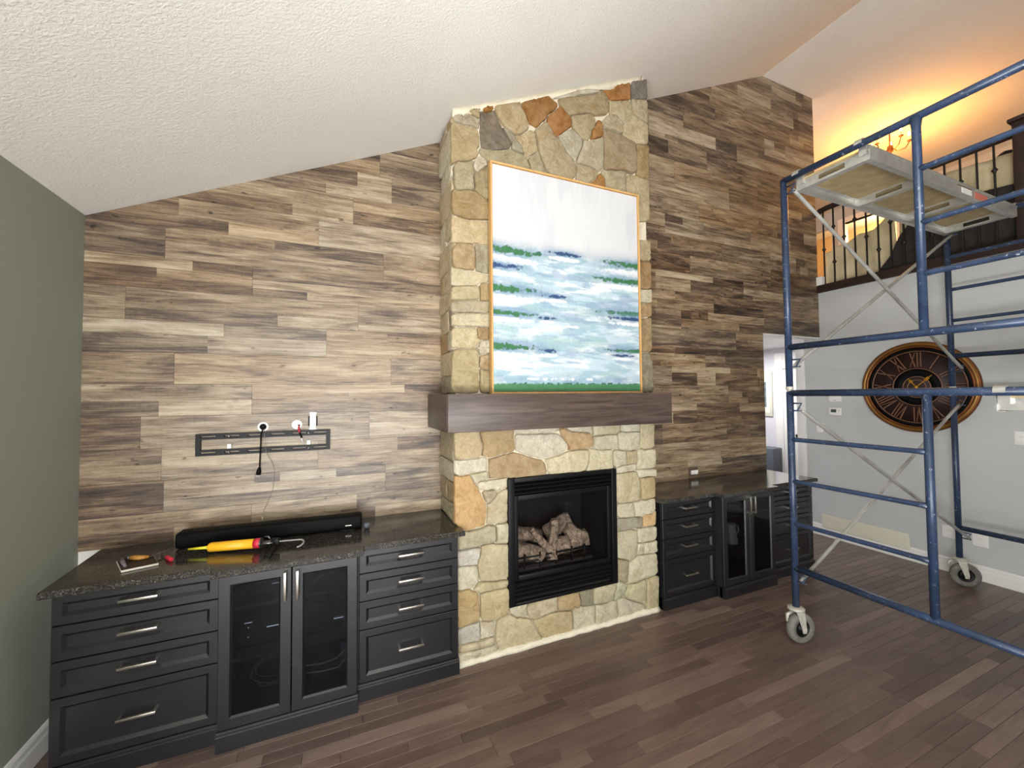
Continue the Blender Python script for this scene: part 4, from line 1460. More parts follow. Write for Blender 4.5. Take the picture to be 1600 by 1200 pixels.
t = thing('screwdriver', (-0.83, 2.63, ZC), 'short screwdriver with a red handle beside the notebook', 'screwdriver')
MB().tube([(-0.833, 2.64, ZC + 0.011), (-0.825, 2.628, ZC + 0.011), (-0.795, 2.585, ZC + 0.0105), (-0.792, 2.581, ZC + 0.0105)], [0.007, 0.010, 0.0105, 0.008], 12).build('handle', M['red'], t)
MB().tube([(-0.872, 2.70, ZC + 0.006), (-0.832, 2.639, ZC + 0.011)], 0.003, 8).build('shaft', M['steel'], t)
t = thing('pencil_case', (-1.0, 2.59, ZC + 0.0125), 'grey folded cloth scrap on the notebook', 'cloth')
MB().tube([(-1.02, 2.665, ZC + 0.0215), (-1.0, 2.62, ZC + 0.0225), (-0.965, 2.555, ZC + 0.019)], [0.007, 0.010, 0.006], 8).build('fold', plain('grey_cloth', '6d6468', 0.9, var=0.3, scale=50), t)
t.name = 'cloth_scrap'

# ------------------------------------------------------------------ bracket, grommets and cables on the plank wall
YP = YW - 0.008
tb = thing('tv_bracket', (-0.433, YP, 1.355), 'black slotted television bracket screwed to the plank wall', 'tv bracket')
for (za, zb) in ((1.452, 1.486), (1.355, 1.389)):
    r = MB().box(-0.797, -0.068, YP - 0.028, YP - 0.004, za, za + 0.0115).box(-0.797, -0.068, YP - 0.028, YP - 0.004, zb - 0.0115, zb)
    n = 6
    L = 0.729
    for k in range(n + 1):
        c = -0.797 + L * k / n
        r.box(max(-0.797, c - 0.022), min(-0.068, c + 0.022), YP - 0.028, YP - 0.004, za + 0.0115, zb - 0.0115)
    r.build('rail', M['black'], tb)
for x in (-0.797, -0.092):
    MB().box(x, x + 0.024, YP - 0.03, YP - 0.001, 1.389, 1.452).build('end_plate', M['black'], tb)
for x in (-0.63, -0.195):
    for z in (1.469, 1.372):
        MB().lathe([(0.001, 0), (0.007, 0), (0.007, 0.006), (0.004, 0.008), (0.001, 0.008)], (x, YP - 0.028, z), (0, -1, 0), 8).build('screw', M['steel'], tb)
    MB().bbox(x - 0.011, x + 0.011, YP - 0.02, YP, 1.392, 1.421, 0.002).build('level_clip', M['white'], tb)
for (x, z, lab, hole) in ((-0.455, 1.517, 'white cable grommet with a dark open hole in the plank wall', True), (-0.265, 1.524, 'white capped cable grommet with a red lead in the plank wall', False)):
    g = thing('cable_grommet', (x, YP, z), lab, 'grommet')
    if hole:
        MB().lathe([(0.019, -0.001), (0.031, -0.001), (0.031, 0.004), (0.028, 0.006), (0.021, 0.006), (0.019, 0.004), (0.019, -0.001)], (x, YP, z), (0, -1, 0), 32).build('ring', M['white'], g)
        MB().lathe([(0.001, 0), (0.02, 0), (0.02, 0.001), (0.001, 0.0012)], (x, YP, z), (0, -1, 0), 24).build('hole', M['blackp'], g)
    else:
        MB().lathe([(0.031, -0.001), (0.031, 0.004), (0.028, 0.006), (0.001, 0.006)], (x, YP, z), (0, -1, 0), 32).build('cap', M['white'], g)
        MB().lathe([(0.001, 0.006), (0.007, 0.006), (0.007, 0.0066), (0.001, 0.0067)], (x + 0.012, YP, z - 0.005), (0, -1, 0), 16).build('hole', M['blackp'], g)
t = thing('power_cord', (-0.47, YP, 1.22), 'black power cord with plug dangling from the open grommet', 'cord')
MB().tube([(-0.455, YP + 0.0, 1.510), (-0.457, YP - 0.028, 1.49), (-0.460, YP - 0.036, 1.47), (-0.463, YP - 0.036, 1.37), (-0.468, YP - 0.022, 1.30), (-0.470, YP - 0.014, 1.262)], 0.0042, 8).build('lead', M['blackp'], t)
MB().tube([(-0.470, YP - 0.014, 1.265), (-0.473, YP - 0.014, 1.25), (-0.475, YP - 0.014, 1.235), (-0.477, YP - 0.014, 1.218)], [0.006, 0.011, 0.014, 0.012], 10).build('plug', M['blackp'], t)
for q in (-0.485, -0.473):
    MB().box(q, q + 0.003, YP - 0.016, YP - 0.012, 1.205, 1.22).build('prong', M['steel'], t)
t = thing('thin_wire', (-0.42, YP, 0.95), 'thin brown wire hanging from the bracket to the soundbar', 'wire')
MB().tube([(-0.449, YP - 0.002, 1.505), (-0.442, YP - 0.034, 1.47), (-0.440, YP - 0.034, 1.40), (-0.428, YP - 0.033, 1.345), (-0.398, YP - 0.006, 1.28), (-0.388, YP - 0.005, 1.215), (-0.398, YP - 0.005, 1.12), (-0.43, YP - 0.006, 1.03), (-0.447, YP - 0.02, 0.99), (-0.446, YP - 0.06, 0.962)], 0.0016, 6).build('lead', M['wire'], t)
MB().tube([(-0.446, YP - 0.058, 0.968), (-0.445, YP - 0.068, 0.951)], 0.003, 8).build('tip', M['china'], t)
t = thing('coax_lead', (-0.24, YP, 1.42), 'short red and white lead hanging from the capped grommet', 'cord')
MB().tube([(-0.253, YP - 0.005, 1.519), (-0.252, YP - 0.034, 1.50), (-0.247, YP - 0.038, 1.475)], [0.004, 0.006, 0.006], 8).build('red_plug', M['red'], t)
MB().tube([(-0.247, YP - 0.038, 1.477), (-0.240, YP - 0.036, 1.455), (-0.236, YP - 0.026, 1.44)], 0.005, 8).build('black_sleeve', M['blackp'], t)
MB().tube([(-0.237, YP - 0.027, 1.442), (-0.234, YP - 0.016, 1.42), (-0.226, YP - 0.012, 1.405)], 0.004, 8).build('white_tail', M['white'], t)


def outlet(x, y, z, nrm, label, wide=False, cat='outlet', name='wall_outlet', mt='white', sz=(0.035, 0.057)):
    t = thing(name, (x, y, z), label, cat)
    hw, hh = sz if not wide else (sz[1], sz[0])
    def slab(u0, u1, v0, v1, d0, d1, m, nm):
        if nrm == 'y':
            MB().bbox(x + u0, x + u1, y - d1, y - d0, z + v0, z + v1, 0.0012).build(nm, m, t)
        else:
            MB().bbox(x - d1, x - d0, y + u0, y + u1, z + v0, z + v1, 0.0012).build(nm, m, t)
    slab(-hw, hw, -hh, hh, -0.001, 0.006, M[mt], 'plate')
    for s in (-1, 1):
        if wide:
            slab(s * 0.022 - 0.014, s * 0.022 + 0.014, -0.016, 0.016, 0.005, 0.009, M['white'], 'socket')
        else:
            slab(-0.016, 0.016, s * 0.022 - 0.014, s * 0.022 + 0.014, 0.005, 0.009, M['white'], 'socket')
    return t


o = outlet(-0.172, YP, 1.545, 'y', 'bare white receptacle above the television bracket', sz=(0.019, 0.05))
for s in (-1, 1):
    MB().box(-0.172 - 0.02, -0.172 + 0.02, YP - 0.003, YP + 0.001, 1.545 + s * 0.052 - 0.006, 1.545 + s * 0.052 + 0.006).build('bracket_ear', M['steel'], o)
    MB().box(-0.172 + s * 0.0235 - 0.004, -0.172 + s * 0.0235 + 0.004, YP - 0.0015, YP + 0.001, 1.512, 1.578).build('box_gap', M['blackp'], o)
outlet(3.22, YP, 0.925, 'y', 'white receptacle lying sideways just above the granite', wide=True, sz=(0.02, 0.045))

# ------------------------------------------------------------------ grey wall: clock, thermostat, vents
ck = thing('wall_clock', (XR, 2.09, 1.30), 'large round bronze wall clock with roman numerals', 'clock')
CC = (XR, 2.09, 1.75)
NX = (-1, 0, 0)
MB().lathe([(0.44, 0.0), (0.452, 0.012), (0.448, 0.03), (0.438, 0.034)], CC, NX, 64).build('outer_rim', M['bronze'], ck)
MB().lathe([(0.438, 0.0), (0.438, 0.034), (0.428, 0.042), (0.415, 0.038), (0.412, 0.03), (0.412, 0.0)], CC, NX, 64).build('gold_band', M['gold'], ck)
MB().lathe([(0.412, 0.0), (0.412, 0.030), (0.405, 0.036), (0.395, 0.034), (0.392, 0.02), (0.392, 0.0)], CC, NX, 64).build('inner_band', M['bronze'], ck)
MB().lathe([(0.392, 0.0), (0.392, 0.02), (0.36, 0.016), (0.36, 0.0)], CC, NX, 64).build('black_ring', M['blackp'], ck)
MB().lathe([(0.36, 0.0), (0.36, 0.012), (0.001, 0.012)], CC, NX, 64).build('face', M['clockface'], ck)
for (ra, nm) in ((0.358, 'minute_ring'), (0.185, 'chapter_ring'), (0.105, 'centre_ring'), (0.07, 'centre_ring')):
    MB().lathe([(ra + 0.004, 0.011), (ra + 0.004, 0.018), (ra - 0.004, 0.018), (ra - 0.004, 0.011)], CC, NX, 64).build(nm, M['copper'], ck)
MB().lathe([(0.18, 0.011), (0.18, 0.0135), (0.108, 0.0135), (0.108, 0.011)], CC, NX, 48).build('centre_disc', M['blackp'], ck)


def cbar(mb, u0, v0, u1, v1, w, d0=0.012, d1=0.018):
    du, dv = u1 - u0, v1 - v0
    L = math.hypot(du, dv)
    nu, nv_ = -dv / L * w / 2, du / L * w / 2
    poly = [(u0 + nu, v0 + nv_), (u1 + nu, v1 + nv_), (u1 - nu, v1 - nv_), (u0 - nu, v0 - nv_)]
    mb.prism([(CC[1] - u, CC[2] + v) for u, v in poly], XR - d1, XR - d0, 'x')


NUM = ['XII', 'I', 'II', 'III', 'IIII', 'V', 'VI', 'VII', 'VIII', 'IX', 'X', 'XI']
for h, s in enumerate(NUM):
    th = h * PI / 6
    er, et = (math.sin(th), math.cos(th)), (math.cos(th), -math.sin(th))
    wd = {'I': 0.024, 'V': 0.05, 'X': 0.052}
    tot = sum(wd[c] for c in s)
    p = -tot / 2
    mb = MB()
    G = lambda t_, r_: (er[0] * r_ + et[0] * t_, er[1] * r_ + et[1] * t_)
    ri, ro = 0.20, 0.345
    for c in s:
        w = wd[c]
        m = p + w / 2
        if c == 'I':
            cbar(mb, *G(m, ri), *G(m, ro), 0.009)
        elif c == 'V':
            cbar(mb, *G(p + 0.006, ro), *G(m, ri), 0.010)
            cbar(mb, *G(p + w - 0.006, ro), *G(m, ri), 0.006)
        else:
            cbar(mb, *G(p + 0.006, ro), *G(p + w - 0.006, ri), 0.010)
            cbar(mb, *G(p + w - 0.006, ro), *G(p + 0.006, ri), 0.006)
        p += w
    mb.build('numeral', M['copper'], ck)
for nm, th, L in (('hour_hand', -0.62, 0.105), ('minute_hand', 0.80, 0.165)):
    mb = MB()
    e = (math.sin(th), math.cos(th))
    cbar(mb, -e[0] * 0.02, -e[1] * 0.02, e[0] * L * 0.6, e[1] * L * 0.6, 0.008, 0.02, 0.024)
    cbar(mb, e[0] * L * 0.55, e[1] * L * 0.55, e[0] * L * 0.8, e[1] * L * 0.8, 0.024, 0.02, 0.024)
    cbar(mb, e[0] * L * 0.8, e[1] * L * 0.8, e[0] * L, e[1] * L, 0.006, 0.02, 0.024)
    mb.build(nm, M['gilt'], ck)
MB().lathe([(0.014, 0.012), (0.014, 0.028), (0.001, 0.03)], CC, NX, 16).build('hub', M['gilt'], ck)

t = thing('thermostat', (XR, 2.815, 1.48), 'white thermostat with a small dark display', 'thermostat')
MB().bbox(XR - 0.022, XR, 2.75, 2.88, 1.435, 1.525, 0.010, 3).build('housing', M['white'], t)
MB().box(XR - 0.024, XR - 0.02, 2.80, 2.855, 1.472, 1.508).build('display', M['screen'], t)
MB().lathe([(0.001, 0.022), (0.008, 0.022), (0.008, 0.025), (0.001, 0.0255)], (XR, 2.775, 1.49), NX, 12).build('button', M['cream'], t)
t = thing('wall_sensor', (XR, 2.815, 1.65), 'white rounded sensor above the thermostat', 'sensor')
MB().bbox(XR - 0.018, XR, 2.75, 2.88, 1.595, 1.70, 0.010, 3).build('housing', M['white'], t)
MB().box(XR - 0.0195, XR - 0.017, 2.80, 2.83, 1.612, 1.616).build('slot', M['slate'], t)
outlet(XR, 2.985, 1.285, 'x', 'white plate below the sensors beside the hall', name='wall_switch', cat='switch')
outlet(XR, 1.44, 1.30, 'x', 'white switch plate on the grey wall past the clock', name='wall_switch', cat='switch')
outlet(XR, 1.90, 0.375, 'x', 'white outlet low on the grey wall behind a caster', sz=(0.05, 0.057))
outlet(XR, 1.70, 0.36, 'x', 'white outlet low on the grey wall past the caster', sz=(0.05, 0.057))
t = thing('air_vent', (XR, 2.6, 0.10), 'cream return air grille set on the baseboard', 'vent')
MB().bbox(XR - 0.02, XR, 2.19, 2.99, 0.10, 0.262, 0.004).build('frame', M['cream'], t)
for k in range(7):
    z = 0.118 + k * 0.0185
    MB().box(XR - 0.0235, XR - 0.0195, 2.22, 2.96, z, z + 0.010).build('slat', M['cream'], t)

# ------------------------------------------------------------------ hall: picture and door
t = thing('hall_picture', (6.9, 4.66, 1.30), 'cream framed print on the pale hall wall', 'picture')
MB().bbox(6.875, 6.9, 4.62, 4.90, 1.30, 2.07, 0.004).build('frame', M['cream'], t)
MB().box(6.872, 6.876, 4.66, 4.86, 1.36, 2.01).build('mat', M['paper'], t)
MB().box(6.870, 6.8725, 4.72, 4.84, 1.46, 1.90).build('print', M['art'], t)
dd = struct(MB().bbox(6.86, 6.9, 3.75, 4.42, 0, 2.10, 0.004).build('door_1', M['white']), 'white door at the end of the hall')
for k in range(2):
    MB().lathe([(0.001, 0), (0.022, 0), (0.01, 0.012), (0.01, 0.03), (0.028, 0.04), (0.028, 0.055), (0.001, 0.065)], (6.86, 4.30 - 0.12 * k, 1.005), (-1, 0, 0), 16).build('door_knob', M['black'], dd)
struct(MB().bbox(6.85, 6.9, 4.42, 4.55, 0, 2.38, 0.004).bbox(6.85, 6.9, 3.5, 4.419, 2.11, 2.38, 0.004).build('trim_6', M['white']), 'white casing round the hall door')
tag(MB().bbox(6.62, 6.88, 4.46, 4.72, 0.0, 0.78, 0.02).build('hall_stool', M['slate']), 'grey upholstered block stool in the hall', 'stool')

# ------------------------------------------------------------------ loft railing and what hangs there
RL = thing('loft_railing', (XR + 0.03, 0.7, 2.99), 'dark wood loft railing with knuckled iron balusters', 'railing')
xr = XR + 0.03
MB().tube([(xr, 2.975, 3.87), (xr, 2.93, 3.90), (xr, 2.86, 3.91), (xr, 1.40, 3.915)], 0.032, 12).build('handrail', M['darkwood'], RL)
MB().tube([(xr, 1.32, 3.915), (xr, -1.9, 3.915)], 0.032, 12).build('handrail', M['darkwood'], RL)
nw = MB().bbox(xr - 0.05, xr + 0.05, 1.31, 1.41, 2.99, 4.0, 0.006).bbox(xr - 0.07, xr + 0.07, 1.29, 1.43, 4.0, 4.035, 0.008)
nw.build('newel_post', M['darkwood'], RL)
k = 0
y = 2.90
while y > -1.9:
    if not 1.27 < y < 1.45:
        b = MB().box(xr - 0.0065, xr + 0.0065, y - 0.0065, y + 0.0065, 2.985, 3.89).build('baluster', M['iron'], RL)
        zs = (3.42,) if k % 2 == 0 else (3.66, 3.24)
        if k % 4 == 2:
            zs = (3.50,)
        for z in zs:
            MB().lathe([(0.001, -0.025), (0.011, -0.022), (0.013, -0.012), (0.023, 0.0), (0.013, 0.012), (0.011, 0.022), (0.001, 0.025)], (xr, y, z), (0, 0, 1), 8).build('collar', M['iron'], b)
    y -= 0.1055
    k += 1


def sheet(name, x, y0, y1, zbot, ztop, mat, label, cat, amp=0.02, seed=1, thick=0.006, nu=60, nv=20):
    r = random.Random(seed)
    ph = [r.uniform(0, 6) for _ in range(6)]
    vs, fs = [], []
    for i in range(nu + 1):
        u = i / nu
        y = y0 + (y1 - y0) * u
        zt, zb = ztop(y), zbot(y)
        for j in range(nv + 1):
            v = j / nv
            xx = x + amp * (math.sin(y * 17 + ph[0] + v * 2) + 0.6 * math.sin(y * 39 + ph[1] - v * 3) + 0.5 * math.sin(v * 7 + ph[2] + y * 5))
            vs.append((xx, y, zb + (zt - zb) * v))
    for i in range(nu):
        for j in range(nv):
            a = i * (nv + 1) + j
            fs.append((a, a + nv + 1, a + nv + 2, a + 1))
    mb = MB()
    mb.add(vs, fs, True)
    o = mb.build(name, mat)
    m = o.modifiers.new('thickness', 'SOLIDIFY')
    m.thickness = thick
    return tag(o, label, cat)


def lerp_pts(pts):
    ys = [p[0] for p in pts]
    zs = [p[1] for p in pts]
    return lambda y: float(np.interp(y, ys, zs))


sheet('drop_cloth', XR + 0.13, 2.27, 2.945, lambda y: 3.0, lerp_pts([(2.2, 3.70), (2.32, 3.62), (2.45, 3.50), (2.6, 3.52), (2.7, 3.46), (2.95, 3.40)]), M['cloth'], 'cream canvas drop cloth behind the balusters by the plank wall', 'drop cloth', 0.018, 2)
sheet('drop_cloth', XR + 0.17, 1.34, 2.25, lambda y: 3.0, lerp_pts([(1.3, 3.80), (1.5, 3.82), (2.0, 3.86), (2.33, 3.84)]), M['cloth'], 'cream canvas drop cloth hung up to the handrail', 'drop cloth', 0.014, 5)
sheet('dark_cover', XR + 0.085, 1.42, 2.43, lambda y: 2.995, lerp_pts([(1.40, 3.50), (1.9, 3.56), (2.1, 3.50), (2.22, 3.33), (2.30, 3.16), (2.43, 3.0)]), M['darkcloth'], 'dark furniture cover draped along the foot of the balusters', 'cover', 0.007, 9)
bd = MB().lathe([(0.001, 0), (0.10, 0.0), (0.125, 0.1), (0.12, 0.25), (0.09, 0.36), (0.05, 0.41), (0.001, 0.43)], (XR + 0.38, 1.55, 3.50), (0, 0, 1), 20)
bd.v = [(x + 0.02 * math.sin(z * 30 + y * 20), y + 0.02 * math.sin(z * 24 + x * 31), z) for x, y, z in bd.v]
bp = thing('bundle', (XR + 0.3, 1.55, 2.98), 'dark cloth bundle on a crate behind the railing', 'bundle')
bd.build('cloth', M['darkcloth'], bp)
MB().box(XR + 0.27, XR + 0.5, 1.42, 1.68, 2.98, 3.51).build('crate', M['cloth'], bp)

# chandelier over the loft
CH = thing('chandelier', (6.95, 2.93, 5.31), 'small bronze chandelier with lit candle bulbs over the loft', 'chandelier')
cx, cy = 6.95, 2.93
MB().lathe([(0.06, 0.0), (0.06, -0.015), (0.02, -0.03), (0.008, -0.035), (0.008, -0.20), (0.03, -0.22), (0.035, -0.27), (0.012, -0.31), (0.001, -0.33)], (cx, cy, 5.31), (0, 0, 1), 16).build('stem', M['bronze'], CH)
for i in range(5):
    a = 2 * PI * i / 5 + 0.35
    e = Vector((math.cos(a), math.sin(a), 0))
    c = Vector((cx, cy, 5.05))
    arm = MB().tube([c + e * 0.03, c + e * 0.08 + Vector((0, 0, -0.05)), c + e * 0.16 + Vector((0, 0, -0.03)), c + e * 0.20 + Vector((0, 0, 0.05))], 0.006, 8)
    arm.lathe([(0.001, 0), (0.022, 0.0), (0.028, 0.012), (0.001, 0.012)], c + e * 0.20 + Vector((0, 0, 0.05)), (0, 0, 1), 12)
    ar = arm.build('arm', M['bronze'], CH)
    MB().lathe([(0.009, 0), (0.009, 0.06), (0.001, 0.062)], c + e * 0.20 + Vector((0, 0, 0.062)), (0, 0, 1), 10).build('candle', M['cream'], ar)
    MB().lathe([(0.004, 0), (0.013, 0.015), (0.014, 0.03), (0.007, 0.055), (0.001, 0.07)], c + e * 0.20 + Vector((0, 0, 0.122)), (0, 0, 1), 10).build('bulb', M['bulb'], ar)
pl = bpy.data.lights.new('chandelier_glow', 'POINT')
pl.energy = 75
pl.color = (1.0, 0.42, 0.08)
pl.shadow_soft_size = 0.16
po = bpy.data.objects.new('chandelier_glow', pl)
po.location = (cx, cy, 4.72)
COL.objects.link(po)
pl2 = bpy.data.lights.new('loft_room_lamp', 'POINT')
pl2.energy = 45
pl2.color = (1.0, 0.70, 0.40)
pl2.shadow_soft_size = 0.15
po2 = bpy.data.objects.new('loft_room_lamp', pl2)
po2.location = (9.8, 4.3, 4.9)
COL.objects.link(po2)

# ------------------------------------------------------------------ rolling scaffold
SF = thing('rolling_scaffold', (3.93, 1.0, 0), 'blue tubular rolling scaffold tower with silver cross braces', 'scaffold')
TR = 0.0215


def end_frame(x, yA, low, up_flip, ladder_near_low, name):
    """one stacked pair of end frames at x; yA = y of the post by the plank wall"""
    yB, yI = yA - 1.52, yA - 0.705
    yJ = yA - (1.52 - 0.705)
    f = MB().tube([(x, yA, 0.235), (x, yA, 1.70 + TR * 0.4)], TR, 14).build('end_frame', M['blue'], SF)
    MB().tube([(x, yB, 0.235), (x, yB, 1.70 + TR * 0.4)], TR, 14).build('post', M['blue'], f)
    MB().tube([(x, yA, 1.70), (x, yB, 1.70)], TR, 14).build('top_tube', M['blue'], f)
    MB().tube([(x, yA, 0.505), (x, yB, 0.505)], TR, 14).build('bottom_tube', M['blue'], f)
    yi = yI if ladder_near_low else yJ
    MB().tube([(x, yi, 0.505), (x, yi, 1.70)], TR * 0.92, 12).build('inner_post', M['blue'], f)
    for z in (0.808, 1.095, 1.381):
        a, b = (yA, yi) if ladder_near_low else (yi, yB)
        MB().tube([(x, a, z), (x, a - 0.05, z), (x, b + 0.05, z), (x, b, z)], [0.019, 0.0145, 0.0145, 0.019], 10).build('rung', M['blue'], f)
    g = MB().tube([(x, yA, 1.745), (x, yA, 3.19 + TR * 0.4)], TR, 14).build('end_frame', M['blue'], SF)
    MB().tube([(x, yB, 1.745), (x, yB, 3.19 + TR * 0.4)], TR, 14).build('post', M['blue'], g)
    MB().tube([(x, yA, 3.19), (x, yB, 3.19)], TR, 14).build('top_tube', M['blue'], g)
    MB().tube([(x, yA, 2.017), (x, yB, 2.017)], TR, 14).build('bottom_tube', M['blue'], g)
    yi = yI if not up_flip else yI
    MB().tube([(x, yi, 2.017), (x, yi, 3.13), (x, yi, 3.19)], [TR * 0.92, TR * 0.92, TR * 1.35], 12).build('inner_post', M['blue'], g)
    for z in (2.332, 2.609, 2.901):
        a, b = (yi, yB) if up_flip else (yA, yi)
        MB().tube([(x, a, z), (x, a - 0.05, z), (x, b + 0.05, z), (x, b, z)], [0.019, 0.0145, 0.0145, 0.019], 10).build('rung', M['blue'], g)
    for yy in (yA, yB):
        MB().tube([(x, yy, 1.70 + TR * 0.4), (x, yy, 1.745)], TR * 0.8, 12).build('coupling_pin', M['white2'], g)
        MB().tube([(x, yy, 1.722), (x, yy, 1.746)], TR * 1.08, 12).build('coupling_collar', M['white2'], g)
        s = -1 if yy == yA else 1
        for (z, fr_) in ((1.60, f), (0.44, f), (3.11, g), (1.90, g)):
            MB().tube([(x, yy + s * TR * 0.7, z + 0.03), (x, yy + s * 0.075, z + 0.03), (x, yy + s * 0.05, z - 0.015), (x, yy + s * 0.075, z - 0.02)], 0.006, 6).tube([(x, yy + s * TR * 0.7, z - 0.02), (x, yy + s * 0.06, z - 0.02)], 0.005, 6).build('brace_lock', M['blue'], fr_)
    return f, g


XA, XC, YA_, YC_ = 2.86, 5.0, 1.797, 1.735
end_frame(XA, YA_, None, True, True, 'near')
end_frame(XC, YC_, None, False, False, 'far')


def brace(p0, p1):
    p0, p1 = Vector(p0), Vector(p1)
    d = (p1 - p0).normalized() * 0.05
    return MB().tube([p0, p0 + d, p1 - d, p1], [0.011, 0.0125, 0.0125, 0.011], 10)


dxo = 0.0
for s, ya, yc in ((-1, YA_, YC_), (1, YA_ - 1.52, YC_ - 1.52)):
    for (z0, z1) in ((1.59, 0.43), (0.43, 1.59), (3.10, 1.90), (1.89, 3.10)):
        o = 0.052 + (0.012 if z0 > z1 else -0.014)
        b = brace((XA, ya + s * o, z0), (XC, yc + s * o, z1)).build('cross_brace', M['galv'], SF)


def caster(x, y, ang, tilt):
    t = MB()
    c = Vector((x, y, 0.1))
    off = Vector((math.cos(ang + PI / 2), math.sin(ang + PI / 2), 0)) * 0.03
    c = c + off
    axd = Vector((math.cos(ang), math.sin(ang), 0))
    w = MB().lathe([(0.055, -0.022), (0.088, -0.025), (0.099, -0.014), (0.1, 0.0), (0.099, 0.014), (0.088, 0.025), (0.055, 0.022), (0.055, -0.022)], c, axd, 36).build('caster', M['tyre'], SF)
    MB().lathe([(0.056, -0.02), (0.05, -0.012), (0.024, -0.012), (0.022, -0.03), (0.001, -0.03)], c, axd, 24).lathe([(0.056, 0.02), (0.05, 0.012), (0.024, 0.012), (0.022, 0.03), (0.001, 0.03)], c, axd, 24).build('wheel_hub', M['black'], w)
    top = Vector((x, y, 0.225))
    MB().lathe([(0.001, 0), (0.05, 0), (0.052, 0.012), (0.035, 0.018), (0.022, 0.022), (0.001, 0.022)], top, (0, 0, 1), 24).build('swivel_plate', M['white2'], w)
    fk = MB()
    perp = Vector((-axd.y, axd.x, 0))
    for s in (-1, 1):
        a = c + axd * s * 0.034
        b = Vector((x, y, 0.228)) + axd * s * 0.034
        for_v = []
        for base, hw in ((a + Vector((0, 0, -0.022)), 0.012), (a, 0.016), (b, 0.03)):
            for e in (-0.003, 0.003):
                for k in (-1, 1):
                    for_v.append(base + perp * hw * k + axd * e)
        fk.add(for_v, [(0, 1, 3, 2), (0, 1, 5, 4), (4, 5, 9, 8), (2, 3, 7, 6), (6, 7, 11, 10), (0, 2, 6, 4), (4, 6, 10, 8), (1, 3, 7, 5), (5, 7, 11, 9), (8, 9, 11, 10)])
    fk.tube([c - axd * 0.042, c + axd * 0.042], 0.008, 8)
    fk.build('fork', M['white2'], w)
    q = Vector((x, y, 0.215))
    MB().tube([q - perp * 0.03, q - perp * 0.07 + Vector((0, 0, -0.015)), q - perp * 0.075 + Vector((0, 0, -0.06))], [0.008, 0.012, 0.006], 8).build('brake_lever', M['white2'], w)
    return w


caster(XA, YA_, math.radians(-103), 0)
caster(XC, YC_, math.radians(-140), 0)
caster(XA, YA_ - 1.52, math.radians(20), 0)
caster(XC, YC_ - 1.52, math.radians(70), 0)


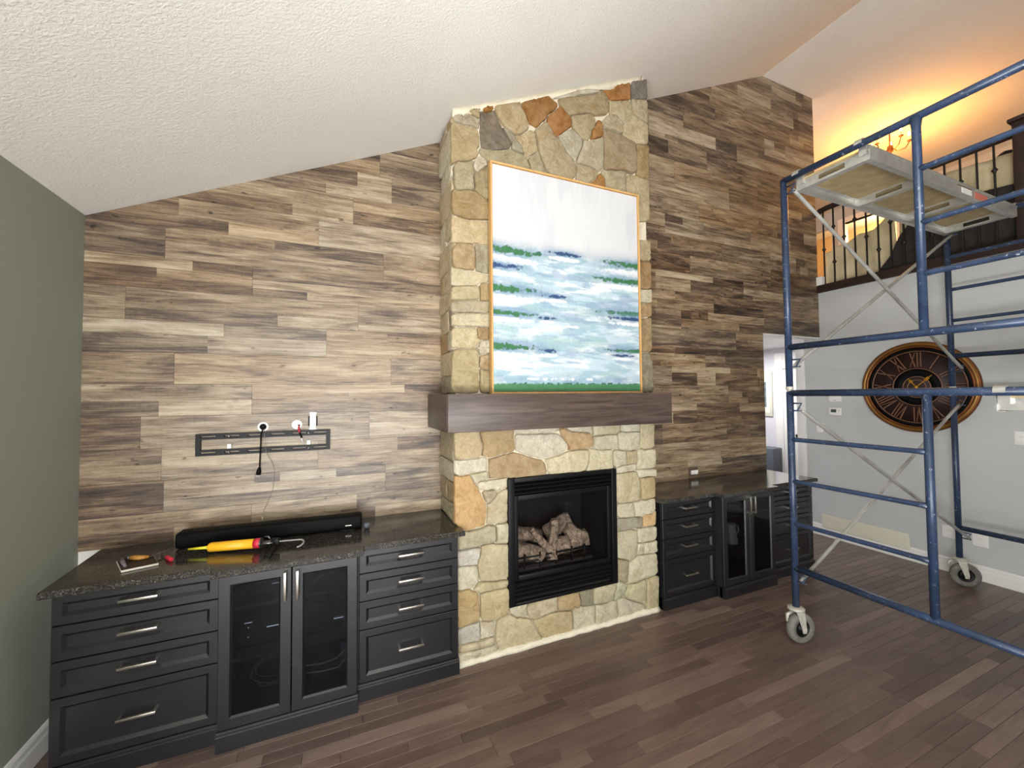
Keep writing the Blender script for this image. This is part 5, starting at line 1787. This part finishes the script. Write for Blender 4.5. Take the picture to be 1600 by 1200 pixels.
# ------------------------------------------------------------------ scaffold planks
def deck(y0, y1, ztube, label, sticker):
    t = thing('scaffold_plank', ((XA + XC) / 2, (y0 + y1) / 2, ztube - 0.1), label, 'scaffold plank', 'aluminium and plywood scaffold planks')
    x0, x1 = XA + 0.035, XC - 0.035
    zt = ztube - 0.012
    z0 = zt - 0.085
    MB().box(x0, x1, y0 + 0.01, y1 - 0.01, zt - 0.020, zt - 0.008).build('plywood_deck', M['ply'], t)
    for s, yy in ((1, y0), (-1, y1)):
        p = [(yy, z0), (yy + s * 0.032, z0), (yy + s * 0.032, z0 + 0.004), (yy + s * 0.004, z0 + 0.004), (yy + s * 0.004, zt - 0.024), (yy + s * 0.03, zt - 0.024), (yy + s * 0.03, zt - 0.0205), (yy + s * 0.0035, zt - 0.0205), (yy + s * 0.0035, zt), (yy - s * 0.004, zt), (yy - s * 0.004, zt - 0.012), (yy, zt - 0.014)]
        MB().prism(p, x0, x1, 'x').build('side_rail', M['alum'], t)
    n = 4
    for k in range(n):
        x = x0 + 0.01 + (x1 - x0 - 0.06) * k / (n - 1)
        ym = (y0 + y1) / 2
        a, b, hh = y0 + 0.005, y1 - 0.005, 0.055
        # channel with an oblong slot in its web
        rb = MB()
        zz0, zz1 = zt - 0.0205 - hh, zt - 0.0205
        rb.box(x, x + 0.003, a, ym - 0.075, zz0, zz1).box(x, x + 0.003, ym + 0.075, b, zz0, zz1)
        rb.box(x, x + 0.003, ym - 0.075, ym + 0.075, zz0, zz0 + 0.012).box(x, x + 0.003, ym - 0.075, ym + 0.075, zz1 - 0.012, zz1)
        rb.box(x, x + 0.04, a, b, zz0 - 0.003, zz0)
        rb.box(x + 0.037, x + 0.04, a, b, zz0, zz0 + 0.02)
        rb.build('cross_rib', M['alum'], t)
    for (xt, s) in ((XA, 1), (XC, -1)):
        for yy in (y0 + 0.03, y1 - 0.03):
            hk = MB()
            ro, ri = TR + 0.008, TR + 0.001
            pts = []
            ang = [PI * 1.08 * q / 10 - 0.05 for q in range(11)]
            outer = [(xt + s * ro * math.cos(a_), ztube + ro * math.sin(a_)) for a_ in ang]
            inner = [(xt + s * ri * math.cos(a_), ztube + ri * math.sin(a_)) for a_ in ang]
            poly = outer + inner[::-1]
            m = len(ang)
            w = 0.02
            vs = [(p_[0], yy - w, p_[1]) for p_ in poly] + [(p_[0], yy + w, p_[1]) for p_ in poly]
            N = len(poly)
            fs = []
            for i in range(m - 1):
                fs += [(i, i + 1, N - 2 - i, N - 1 - i), (N + i, N + i + 1, 2 * N - 2 - i, 2 * N - 1 - i)]
            for i in range(N):
                fs.append((i, (i + 1) % N, N + (i + 1) % N, N + i))
            hk.add(vs, fs)
            hk.box(min(xt + s * ri, xt + s * 0.075), max(xt + s * ri, xt + s * 0.075), yy - w, yy + w, ztube - 0.06, ztube - 0.002)
            hk.build('hook', M['alum'], t)
    if sticker:
        MB().box(4.04, 4.19, y0 - 0.0015, y0 + 0.0005, z0 + 0.018, z0 + 0.058).build('white_sticker', M['white'], t)
        MB().box(4.24, 4.44, y0 - 0.0015, y0 + 0.0005, z0 + 0.012, z0 + 0.060).build('red_sticker', M['label_red'], t)
        MB().box(3.98, 4.19, y0 - 0.0015, y0 + 0.0005, z0 + 0.059, z0 + 0.066).build('gold_sticker', M['gold'], t)
    return t


deck(1.315, 1.735, 3.19, 'aluminium and plywood scaffold plank hooked on the top tubes', True)
deck(0.42, 0.86, 1.70, 'aluminium and plywood scaffold plank hooked at mid height of the scaffold', False)
